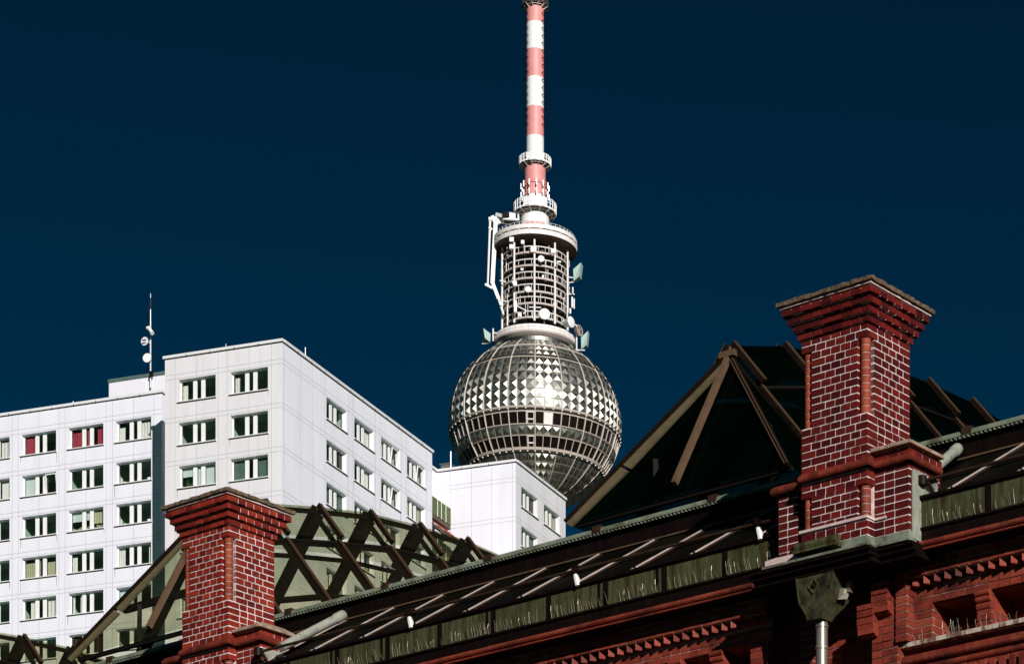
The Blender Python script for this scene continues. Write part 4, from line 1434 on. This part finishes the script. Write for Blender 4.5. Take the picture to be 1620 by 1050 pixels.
    mb.build('flashing', M['copper_light'], ch)
    mb = MB()
    mb.tube([(xl + .0, yf - .09, 11.66), (xr - .30, yf - .09, 11.66)], .05, 10)
    mb.sweep([(yf - .13, 11.60), (yf - .03, 11.60), (yf - .03, 11.71), (yf - .12, 11.66)], xl - .02, xr - .31)
    mb.build('gutter_lip', M['copper'], ch)
    mb = MB()
    mb.box(xl - .50, xl - .06, yp - .10, yp + .1, 11.60, 11.66)
    mb.poly((xl - .50, yp - .10, 11.66), (xl - .06, yp - .10, 11.66), (xl - .10, yp + .1, 11.76), (xl - .45, yp + .1, 11.76))
    mb.build('mortar_slope', M['mortar_ledge'], ch)
    mb = MB()
    mb.box(xr + .435, xr + .455, yp + .03, yp + .30, 11.58, 12.28)
    mb.box(xr + .44, xr + .62, yp + .20, yp + .22, 11.98, 12.22)
    mb.build('lead_flashing', M['pipe_grey'], ch)
    return ch
CH2X, CH1X = -9.75, 0.0
ch_a = chimney(0.0, 0.0, M['brick_dark'], 3, 'tall dark red brick chimney on the right with mossy coping')
ch_b = chimney(CH2X, 0.25, M['brick_orange'], 8, 'brighter orange red brick chimney on the left with mossy coping')

# ---- eaves roof between the chimneys
SLP = 0.62
def rz(y): return 12.0 + SLP * (y - .3)             # roof plane
SPANS = [(-24.0, -11.10, .25), (-9.75 + .45, -1.28, .1), (.44, 9.0, .05)]
GY = 0.30
TB = 1.78                                           # foot of the upright board under the skylights
def bird_spikes(x0, x1, y, z, seed, parent, dens=.04, hmin=.06, hmax=.15):
    rng = random.Random(seed)
    mb = MB()
    x = x0
    while x < x1:
        for s in (-1, 1):
            if rng.random() < .45: continue
            h = rng.uniform(hmin, hmax); ln = rng.uniform(-.028, .028)
            yy = y - .02 + s * .012
            mb.tube([(x, yy, z), (x + ln * .4, yy - .02, z + h * .6), (x + ln, yy - .03 + rng.uniform(-.02, .02), z + h)], [.0020, .0018, .0012], 4)
        x += dens * rng.uniform(.5, 1.6)
    if not mb.v: return
    return tag(mb.build('bird_spikes', M['spike'], parent), kind='stuff')
for si, (x0, x1, yo) in enumerate(SPANS):
    # gutter apron in panels with dark ribs between
    k = 0
    xb = -5.111
    n0 = math.floor((x0 - xb) / .835)
    xx = xb + n0 * .835 - .30
    rng = random.Random(40 + si)
    while xx < x1:
        a, b = max(x0, xx), min(x1, xx + .835)
        if b - a > .05:
            mb = MB()
            mb.box(a + (.03 if a > x0 else 0), b - (.03 if b < x1 else 0), GY, GY + .06, 11.722, 12.0)
            pn = mb.build('gutter_apron', M['copper'], br)
            if -12 < a < 3: bird_spikes(a + .05, b - .05, GY, 11.722, 300 + k + si * 40, pn, dens=.042 if si != 2 else .07)
            mb = MB()
            if b < x1: mb.box(b - .03, b + .03, GY - .012, GY + .05, 11.71, 12.0)
            if rng.random() < .6: mb.box(b - .12, b - .085, GY - .006, GY + .03, 11.722, 12.0)
            if mb.v: mb.build('apron_rib', M['board_dark'], pn)
        xx += .835; k += 1
    mb = MB()
    mb.box(x0, x1, GY - .035, GY + .12, 12.002, 12.035)
    mb.box(x0, x1, GY - .02, GY + .10, 11.695, 11.718)
    mb.build('gutter_lip', M['board_dark'], br)
    # dark glass slope, one pane between each pair of bars
    gp = MB()
    x0, x1 = {0: (-24.0, -10.60), 1: (-9.74, -.84), 2: (.01, 9.0)}[si]
    n0 = math.ceil((x0 - xb) / .835); n1 = math.floor((x1 - xb) / .835)
    edges = [x0] + [xb + .835 * i for i in range(n0, n1 + 1)] + [x1]
    for i in range(len(edges) - 1):
        gp.poly((edges[i], .36, rz(.36)), (edges[i + 1], .36, rz(.36)), (edges[i + 1], 1.05, rz(1.05)), (edges[i], 1.05, rz(1.05)))
        gp.poly((edges[i], 1.05, rz(1.05) + .012), (edges[i + 1], 1.05, rz(1.05) + .012), (edges[i + 1], TB, rz(TB) + .012), (edges[i], TB, rz(TB) + .012))
    gp.build('roof_glazing', M['roof_glass'], br)
    for e in edges[1:-1]:
        if e < -16 or e > 4.5: continue
        b = MB()
        b.beam((e, .33, rz(.33) + .03), (e, TB - .03, rz(TB - .03) + .03), .011, .016)
        bb = b.build('glazing_bar', M['bar_white'], br)
        b = MB(); b.beam((e + .028, .36, rz(.36) + .012), (e + .028, TB - .03, rz(TB - .03) + .018), .04, .014); b.build('bar_seal', M['rust_brown'], bb)
    # handrail pipe on clamps
    x0, x1 = SPANS[si][:2]
    mb = MB()
    rzz = 12.19
    mb.tube([(x0 - .0, GY, rzz), (x1, GY, rzz)], .018, 8)
    rl = mb.build('guard_rail', M['rust_brown'], br)
    mb = MB()
    x = (x0 if si == 2 else x0) + .03
    mb.tube([(x, GY - .01, rzz - .045), (x, GY - .01, rzz + .045)], .05, 10)
    mb.tube([(x + .05, GY, rzz), (x + .13, GY + .05, 12.02)], .022, 6)
    mb.build('rail_end_bracket', M['frame_brown'], rl)
    x += 2.55
    while x < x1 - .3:
        mb = MB()
        mb.box(x - .05, x + .05, GY - .035, GY + .035, rzz - .02, rzz + .04)
        mb.box(x - .02, x + .02, GY - .03, GY + .03, rzz - .09, rzz)
        mb.build('rail_clamp', M['frame_brown'], rl)
        x += 2.55
    x = x0 + .03 + 2.55
    while x < x1 - .3:
        mb = MB(); mb.tube([(x, GY - .02, rzz - .06), (x + .03, GY - .03, rzz - .12), (x + .045, GY - .03, rzz - .19)], [.024, .034, .030], 8)
        mb.build('white_wrapping', M['white_rag'], rl, smooth=True)
        x += 2.55
# upright board, its foot strip and the green ribbed capping, running behind the chimneys
x0, x1 = -24.0, 9.0
zb0, zb1 = rz(TB), 13.17
mb = MB(); mb.box(x0, x1, TB, TB + .06, zb0 + .02, zb1); mb.build('upright_board', M['board_dark'], br)
mb = MB(); mb.box(x0, x1, TB - .02, TB, zb0 + .02, zb0 + .036); mb.build('foot_strip', M['frame_tan'], br)
mb = MB()
prof = [(TB - .075, 13.165), (TB - .075, 13.195), (TB - .05, 13.222), (TB + .02, 13.235), (TB + .12, 13.24), (TB + .12, 13.165)]
x = x0
while x < x1:
    e = min(x1, x + 1.72)
    mb.sweep(prof, x + .004, e - .004)
    x = e
cp_ = mb.build('capping', M['capping'], br)
mb = MB()
x = x0 + .02
while x < x1 - .02:
    mb.box(x, x + .022, TB - .068, TB - .03, 13.142, 13.165)
    x += .055
mb.build('capping_teeth', M['capping'], cp_)
x = x0 + 1.72
while x < x1:
    mb = MB(); mb.box(x - .09, x + .03, TB - .085, TB + .0, 13.175, 13.243); mb.build('capping_clip', M['rust_brown'], cp_)
    x += 1.72
# vent pipes lying up the slope beside each chimney
for x, x2, ya, yb_ in ((.14, -.08, .98, 1.74), (-9.04, -9.0, .71, 1.45)):
    mb = MB()
    p, q = Vector((x, ya, rz(ya) + .15)), Vector((x2, yb_, rz(yb_) + .16))
    d = (q - p).normalized()
    mb.tube([p - d * .3, p, q - d * .16], .054, 14)
    vp = mb.build('vent_pipe', M['pipe_grey'], br, smooth=True)
    mb = MB(); mb.tube([q - d * .17, q - d * .16, q - d * .02, q], [.056, .063, .063, .05], 14); mb.build('pipe_cap', M['pipe_grey'], vp, smooth=True)

# ---- hall roof behind the upright board: a low arch
def ridge(t):
    pts = [(3, 15.44), (4, 15.75), (5, 15.97), (6, 16.16), (7, 16.25), (8, 16.30), (9, 16.26), (10.5, 16.08), (14, 15.1), (20, 12.7)]
    for i in range(len(pts) - 1):
        if t <= pts[i + 1][0]:
            a, b = pts[i], pts[i + 1]
            return a[1] + (b[1] - a[1]) * (t - a[0]) / (b[0] - a[0])
    return pts[-1][1]
mb = MB()
ts = [TB + .1, 3, 4, 5, 6, 7, 8, 9, 10.5, 14, 20]
zr = [13.1] + [ridge(t) - 2.25 for t in ts[1:]]
for i in range(len(ts) - 1):
    mb.poly((-26, ts[i], zr[i]), (9, ts[i], zr[i]), (9, ts[i + 1], zr[i + 1]), (-26, ts[i + 1], zr[i + 1]))
mb.build('hall_roof', M['board_dark'], br)

# ---- glass skylights across the arch, hipped towards the street
HW, EZ, EY_ = 1.63, 13.46, 2.0
def skylight(xc, lab, glass='sky_glass'):
    sk = empty('skylight', (0, 0, 0)); sk.parent = br
    sk['label'] = lab
    ap_ = Vector((xc, 3.03, 15.36))
    tl, tr_ = Vector((xc - HW, EY_, EZ)), Vector((xc + HW, EY_, EZ))
    tm = Vector((xc, EY_, EZ + .03))
    gl = MB()
    gl.poly(tl + Vector((0, 0, .02)), tm, ap_); gl.poly(tm, tr_ + Vector((0, 0, .02)), ap_)
    kn = [3, 4, 5, 6, 7, 8, 9, 10, 11]
    ez = lambda t: max(EZ + (t - 3) * .18, ridge(t) - 1.95)
    def side(s, t, f):
        """point on slope s at depth t, fraction f from ridge to eaves"""
        return Vector((xc + s * HW * f, t, ridge(t) + (ez(t) - ridge(t)) * f))
    FU = .27
    for s in (-1, 1):
        e0 = Vector((xc + s * HW, EY_, EZ))
        gl.poly(ap_, side(s, 3, 1.0), e0)
        for i in range(len(kn) - 1):
            a, b = kn[i], kn[i + 1]
            up = Vector((0, 0, .07))
            gl.poly(side(s, a, 0) + up, side(s, b, 0) + up, side(s, b, FU) + up, side(s, a, FU) + up)
            gl.poly(side(s, a, FU), side(s, b, FU), side(s, b, 1), side(s, a, 1))
    gl.build('pane', M[glass], sk)
    fb, fd, lt = MB(), MB(), MB()
    for t in kn:
        for s in (-1, 1):
            off = Vector((0, 0, .10))
            nrm = Vector((s * .75, 0, .66))
            # outer capping on top, dark web under the glass
            fb.beam(side(s, t, 0) + nrm * .05 + Vector((0, 0, .05)), side(s, t, FU + .01) + nrm * .05 + Vector((0, 0, .05)), .046, .065, up=nrm)
            fb.beam(side(s, t, FU) + nrm * .02, side(s, t, 1.0) + nrm * .02, .042, .045, up=nrm)
            fd.beam(side(s, t, .0) - nrm * (.075 if s < 0 else .05), side(s, t, 1.0) - nrm * (.075 if s < 0 else .05), .05 if s < 0 else .03, .15 if s < 0 else .07, up=nrm)
            for e in (-.019, .019):  # thin paler strips, lit edges put in as colour
                lt.beam(side(s, t, 0) + nrm * .087 + Vector((0, e, .05)), side(s, t, FU + .01) + nrm * .087 + Vector((0, e, .05)), .012, .012, up=nrm)
                lt.beam(side(s, t, FU) + nrm * .046 + Vector((0, e, 0)), side(s, t, 1) + nrm * .046 + Vector((0, e, 0)), .012, .012, up=nrm)
    for i in range(len(kn) - 1):
        a, b = kn[i], kn[i + 1]
        for s in (-1, 1):
            nrm = Vector((s * .75, 0, .66))
            fd.beam(side(s, a, FU) - nrm * .03, side(s, b, FU) - nrm * .03, .05, .08 if s > 0 else .05, up=nrm)
            if b <= 7.1 and s > 0: fd.beam(side(s, a, .72) - nrm * .06, side(s, b, .72) - nrm * .06, .05, .07, up=nrm)
            fd.beam(side(s, a, 1.0), side(s, b, 1.0), .08, .12)
        fd.beam(side(1, a, 0) + Vector((0, 0, .0)), side(1, b, 0) + Vector((0, 0, .0)), .05, .06)
    # hip rafters and the middle bar of the hipped end
    hn = Vector((0, -.9, .45)).normalized()
    top = ap_ + Vector((0, -.02, .03))
    vb_ = MB()
    for tip, s in ((tl, -1), (tr_, 1)):
        if s < 0:
            d = (ap_ - tip)
            for f0, f1 in ((0, .338), (.352, 1.0)):
                p, q = tip + d * f0 + hn * .04, tip + d * f1 + hn * .04
                wv = Vector((.807, -.272, -.524)) * .165
                w0 = wv * (.75 if f0 == 0 else 1.0)
                for yy in (-.02, .015):
                    vb_.v += [tuple(p + Vector((-.01, yy, 0))), tuple(q + Vector((-.01, yy, 0))), tuple(q + wv * (.45 if f1 == 1 else 1) + Vector((0, yy, 0))), tuple(p + w0 + Vector((0, yy, 0)))]
                n = len(vb_.v) - 8
                for k in ((0, 3, 2, 1), (4, 5, 6, 7), (0, 1, 5, 4), (1, 2, 6, 5), (2, 3, 7, 6), (3, 0, 4, 7)): vb_.f.append(tuple(n + i for i in k))
            fb.beam(tip + Vector((-.02, -.05, .03)), ap_ + Vector((-.02, -.05, .05)), .03, .07, up=hn)
        else:
            fb.beam(ap_ + hn * .03, tip + hn * .03, .062, .06, up=hn)
            for e in (-.022, .022): lt.beam(ap_ + hn * .064 + Vector((e, 0, 0)), tip + hn * .064 + Vector((e, 0, 0)), .012, .012, up=hn)
    vb_.build('verge_board', M['verge'], sk)
    mb = MB(); mb.beam(top + hn * .03, tm + hn * .03 + Vector((0, 0, .10)), .058, .06, up=hn); mb.beam(top + hn * .065 + Vector((-.018, 0, 0)), tm + hn * .065 + Vector((-.018, 0, .10)), .016, .016, up=hn); mb.beam(top + hn * .065 + Vector((.018, 0, 0)), tm + hn * .065 + Vector((.018, 0, .10)), .016, .016, up=hn); mb.build('middle_bar', M['frame_tan'], sk)
    mb = MB(); mb.beam(top + Vector((-.11, -.06, -.0)), top + Vector((.11, -.06, -.0)), .08, .07); mb.beam(top + Vector((-.02, .0, .06)), Vector((xc, 3, ridge(3) + .06)), .07, .07); mb.build('apex_cap', M['frame_tan'], sk)
    fd.beam(ap_ + (tl - ap_) * .64 + Vector((0, .06, 0)), ap_ + (tr_ - ap_) * .64 + Vector((0, .06, 0)), .06, .09)
    fd.beam(Vector((xc - .55, EY_ + .28, EZ + .62)), Vector((xc - .42, EY_ + .16, EZ - .1)), .06, .06)
    fd.beam(tl + Vector((.1, .06, 0)), tr_ + Vector((0, .06, 0)), .05, .05)
    fb.build('rafter_capping', M['frame_brown'], sk)
    fd.build('rafter', M['frame_dark'], sk)
    lt.build('lit_capping_edge', M['lit_capping_edge'], sk)
    return sk
skylight(-4.16, 'dark glass skylight on the right below the sphere', 'dark_glass')
skylight(-13.23, 'glass skylight behind the left chimney with the white flats showing through')
skylight(-22.3, 'glass skylight at the lower left edge of the photo')

# ---- facade below the eaves
DT, DS, DZ = .15, .1285, .0615
WY = .45 + DT                                       # wall face
def fz(z): return z + DZ
def fx(s): return -(s + DS)
rng = random.Random(77)
def bricked(nm, fill, boxes, mat='brick_facade'):
    """a piece of brickwork with its mortar as a child"""
    mb = MB(); fill(mb)
    o = mb.build(nm, M[mat], br)
    mm = MB()
    for q in boxes: mm.box(*q)
    mm.build('mortar', M['mortar_facade'], o)
    return o
FSP = [(fx(8.35), fx(1.56)), (fx(-.13), fx(-7.0))]
WALLS = [(-26, 9, WY + .42, WY + .6, 0, 11.75), (-26, 9, WY + .02, WY + .42, 0, 9.4), (fx(1.56), fx(-.13), WY + .24, WY + .42, 9.4, 11.60), (-26, fx(9.9), WY, WY + .42, 9.4, 11.7), (fx(9.9), fx(8.35), WY + .26, WY + .42, 9.4, 11.6)] + [(a, b, WY + .03, WY + .42, 11.05, 11.75) for a, b in FSP]
for q in WALLS:                                     # plain wall body behind the facing
    mb = MB(); mb.box(*q); mb.build('wall', M['brick_wall'], br)
def moulding(y, z0, z1, x0, x1, mat, nm, seg=.25, r=.035):
    mb = MB(); x = x0
    while x < x1:
        e = min(x1, x + seg)
        o = random.Random(int(x * 100)).uniform(-.003, .003)
        pr = [(y + .14, z0), (y + .02, z0), (y + o, z0 + .012), (y - .012 + o, z0 + .028), (y - .012 + o, z1 - .012), (y + o, z1), (y + .14, z1)]
        mb.sweep(pr, x + .002, e - .002)
        x = e
    return mb.build(nm, mat, br)
MY = .28
for a, b in FSP:
    moulding(MY, 11.520, 11.580, a - .0, b + .0, M['brick_facade'], 'roll_moulding')
    mb = MB(); mb.box(a, b, MY - .016, MY + .1, 11.490, 11.505); mb.build('moulding_fillet', M['brick_string'], br)
    mb = MB(); mb.box(a, b, MY + .02, WY + .3, fz(11.42), 11.72); mb.build('soffit', M['board_dark'], br)
    # two header courses over the dog-tooth course
    bricked('header_courses', lambda mb: bricks_x(mb, a, b, fz(11.26), fz(11.26) + CO * 2, WY - .115, rng, end=.13, hd=.132, jt=.0125, dep=.1), [(a, b, WY - .112, WY + .1, fz(11.255), fz(11.42))])
    # dog-tooth course
    x = a + .01
    dt = MB()
    while x < b - .12:
        yb_, yt = WY + .0, WY - .108
        z0, z1 = fz(11.178), fz(11.255)
        xm = x + .066 + rng.uniform(-.006, .006)
        dt.v += [(x + .004, yb_, z0), (x + .128, yb_, z0), (xm, yt, z0), (x + .004, yb_, z1), (x + .128, yb_, z1), (xm, yt, z1)]
        n = len(dt.v) - 6
        for q in ((0, 1, 2), (5, 4, 3), (0, 2, 5, 3), (2, 1, 4, 5), (1, 0, 3, 4)): dt.f.append(tuple(n + i for i in q))
        x += .133
    dt.build('dog_tooth_course', M['brick_facade'], br)
    # wall courses above the openings
    bricked('lintel_courses', lambda mb: bricks_x(mb, a, b, fz(11.0), fz(11.0) + CO * 2.2, WY, rng, end=.13, hd=.132, jt=.0125, dep=.1), [(a, b, WY + .004, WY + .2, fz(11.0), fz(11.26))])
def block(a, b, z0, z1, y=WY, par=0):
    def fill(mb):
        bricks_x(mb, a, b, z0, z1, y, rng, end=.135, hd=.20, jt=.0125, dep=.1, par=par)
        bricks_y(mb, y + .05, y + .40, z0, z1, b, rng, end=.12, jt=.0125)
        bricks_y(mb, y + .05, y + .40, z0, z1, a, rng, end=.12, jt=.0125, side=-1)
    return bricked('brick_pier', fill, [(a + .004, b - .004, y + .004, y + .42, z0 - .01, z1 + .01)])
def bracket(a, b):
    z0 = fz(10.63)
    bp = block(a, b, z0, z0 + CO * 2.4)
    corb = MB()
    for zc_, yy, r in ((fz(10.845), WY + .0, .045), (fz(10.915), WY - .03, .032), (fz(10.97), WY - .05, .03)):
        corb.tube([(a, yy + .02, zc_), (b, yy + .02, zc_)], r, 12)
        corb.box(a + .002, b - .002, yy + .02, WY + .40, zc_ - .035, zc_ + .035)
    corb.build('corbel', M['brick_facade'], bp)
Z0, Z1 = fz(10.63), fz(11.0)
# right of the near chimney: plain wall, then openings between brackets
xR0 = fx(-.13)
block(xR0, fx(-.15) + .0, Z0, Z1)
block(xR0, fx(-.51), Z0, Z1 + .0)
s = -.51
while s > -6:
    bracket(fx(s - .55), fx(s - .55 - .17))
    s -= .72
# left: wall next to the pier and openings running left
block(fx(1.84), fx(1.60), Z0 - .5, Z1)
s = 1.84
while s < 8.0:
    bracket(fx(s + .36 + .17), fx(s + .36))
    s += .57
# back of the openings
for a, b in FSP:
    bk = MB(); bricks_x(bk, a, b, Z0 - .1, Z0 + CO * 2.6, WY + .36, rng, hd=.13, end=.13, jt=.01)
    bk.build('niche_brickwork', M['brick_facade'], br)
for a, b in FSP:
    # sill, mouldings and the lower wall
    mb = MB(); x = a
    mb.sweep([(WY + .42, Z0 - .052), (WY - .07, Z0 - .052), (WY - .075, Z0 - .012), (WY - .05, Z0), (WY + .42, Z0 + .004)], a, b)
    sl_ = mb.build('sill', M['brick_sill'], br)
    bird_spikes(max(a, -4.5) + .05, min(b, 3.0), WY - .0, Z0, 900 + int(a), sl_, dens=.05, hmin=.05, hmax=.14)
    moulding(WY - .03, fz(10.41), fz(10.50), a, b, M['brick_facade'], 'lower_moulding', seg=.27)
    moulding(WY + .01, fz(10.33), fz(10.395), a, b, M['brick_string'], 'lower_moulding', seg=.27)
    mb = MB(); mb.box(a, b, WY + .03, WY + .42, 9.3, fz(10.60)); mb.build('lower_wall', M['brick_wall'], br)
    mb = MB(); x = a + .03
    while x < b:
        mb.box(x, x + .062, WY - .03, WY + .06, fz(9.95), fz(10.30)); x += .118
    mb.build('upright_brick_frieze', M['brick_facade'], br)

# ---- projecting piers below each chimney
def pier(xo, yo):
    PYF = .28 + yo
    a, b = xo - 1.42, xo + .17
    pm = MB()
    r2 = random.Random(int(xo * 10) + 5)
    # cornice steps
    for z0, z1, o in ((11.50, 11.532, .16), (11.455, 11.50, .12), (11.40, 11.455, .07)):
        pm.box(a - o * .4, xo + .03 + o * .3, PYF - .20 - o, WY + .1, z0, z1)
        pm.box(xo + .03, xo + .50, PYF - .06 - o, WY + .1, z0, z1)
    pm.build('cornice', M['board_dark'], br)
    mb = MB()
    z0, z1 = fz(11.505), fz(11.565)
    z0 -= .10; z1 -= .10
    mb.box(a + .02, xo + .02, PYF - .15, PYF + .1, z0, z1)
    mb.box(xo + .0, xo + .06, PYF - .13, MY + .05, z0, z1)
    mb.build('roll_moulding', M['brick_facade'], br, bevel=.012)
    for x0, x1, z0, z1, y in ((a + .12, a + .30, 10.2, 11.25, WY - .02), (a + .30, xo - .30, 10.2, 11.40, WY + .20), (xo - .30, xo + .02, 10.2, 11.34, WY - .10), (xo + .02, xo + .155, 10.69, 11.36, WY - .13)):
        def fill(mb):
            bricks_x(mb, x0, x1, z0, z1, y, r2, end=.13, hd=.13, jt=.0125, dep=.1)
            bricks_y(mb, y + .03, WY + .26, z0, z1, x1, r2, end=.12, jt=.0125)
        pr = bricked('brick_pier', fill, [(x0 + .004, x1 - .004, y + .004, WY + .25, z0, z1)])
    # stepped scroll corbels at the right side of the pier
    for k, (x0, zc_, oy) in enumerate(((xo - .24, 11.12, .20), (xo - .42, 10.92, .20))):
        mb = MB()
        bricks_x(mb, x0, x0 + .2, zc_, zc_ + .20, WY - .20, r2, end=.2, hd=.2, jt=.0125, dep=.08)
        mb.tube([(x0, WY - .15, zc_ - .01), (x0 + .20, WY - .15, zc_ - .01)], .05, 12)
        mb.tube([(x0, WY - .125, zc_ - .085), (x0 + .20, WY - .125, zc_ - .085)], .04, 12)
        mb.box(x0 + .002, x0 + .198, WY - .19, WY - .05, zc_ - .10, zc_ + .198)
        mb.build('scroll_corbel', M['brick_facade'], pr)
pier(0.0, 0.0)
pier(CH2X, .22)

# ---- rainwater hopper and downpipe in front of the near pier
dp = empty('downpipe', (0, 0, 0)); dp.parent = br
hx0, hx1, hy = -.915, -.44, .02
mb = MB()
cxh = (hx0 + hx1) / 2
ov = [(11.475, 0, 0), (11.44, .0, .0), (11.20, .03, .015), (11.14, .045, .025), (11.06, .10, .07), (11.00, .135, .11), (10.945, .155, .13)]
W2 = (hx1 - hx0) / 2
n = len(mb.v)
for z, dx, dy in ov:
    mb.v += [(cxh - W2 + dx, hy, z), (cxh + W2 - dx, hy, z), (cxh + W2 - dx, hy + .34 - dy * 1.2, z), (cxh - W2 + dx, hy + .34 - dy * 1.2, z)]
for i in range(len(ov) - 1):
    for k in range(4):
        mb.f.append((n + i * 4 + k, n + i * 4 + (k + 1) % 4, n + i * 4 + 4 + (k + 1) % 4, n + i * 4 + 4 + k))
mb.f.append((n, n + 3, n + 2, n + 1)); m_ = n + (len(ov) - 1) * 4; mb.f.append((m_, m_ + 1, m_ + 2, m_ + 3))
hp = mb.build('rain_hopper', M['hopper'], dp)
mb = MB()
mb.box(hx0 - .03, hx1 + .025, hy - .025, hy + .36, 11.475, 11.495)
for k in range(len(ov) - 1):
    for sx in (-1, 1):
        p = Vector((cxh + sx * (W2 - ov[k][1]), hy - .004, ov[k][0])); q = Vector((cxh + sx * (W2 - ov[k + 1][1]), hy - .004, ov[k + 1][0]))
        mb.beam(p, q, .016, .012, up=(0, 1, 0))
dz, dc = .062, Vector((cxh - .01, hy - .008, 11.285))
c4 = [dc + Vector((0, 0, dz * 1.25)), dc + Vector((dz, 0, 0)), dc + Vector((0, 0, -dz * 1.25)), dc + Vector((-dz, 0, 0))]
for k in range(4): mb.beam(c4[k], c4[(k + 1) % 4], .014, .016, up=(0, 1, 0))
mb.beam(dc + Vector((0, .004, -dz * 1.25)), dc + Vector((0, .004, -.24)), .005, .008)
mb.build('rim', M['copper'], hp)
mb = MB(); mb.tube([dc + Vector((0, .005, 0)), dc + Vector((0, -.012, 0)), dc + Vector((0, -.02, 0))], [.026, .022, .008], 14); mb.build('boss', M['frame_dark'], hp, smooth=True)
mb = MB(); mb.box(hx1 + .0, hx1 + .06, hy + .20, hy + .27, 11.22, 11.33); mb.poly((hx1 - .02, hy + .10, 11.13), (hx1 + .03, hy + .2, 11.15), (hx1 + .03, hy + .25, 11.27), (hx1 - .005, hy + .12, 11.25)); mb.build('wall_bracket', M['zinc'], hp)
pxx, pyy = cxh + .0, hy + .12
mb = MB(); mb.tube([(pxx, pyy, 0), (pxx, pyy, 10.97)], .062, 20); mb.build('pipe', M['zinc'], dp, smooth=True)
mb = MB()
for z in (10.88, 10.66):
    mb.tube([(pxx, pyy, z), (pxx, pyy, z + .006), (pxx, pyy, z + .03), (pxx, pyy, z + .036)], [.063, .07, .07, .063], 20)
mb.build('pipe_collar', M['zinc'], dp, smooth=True)
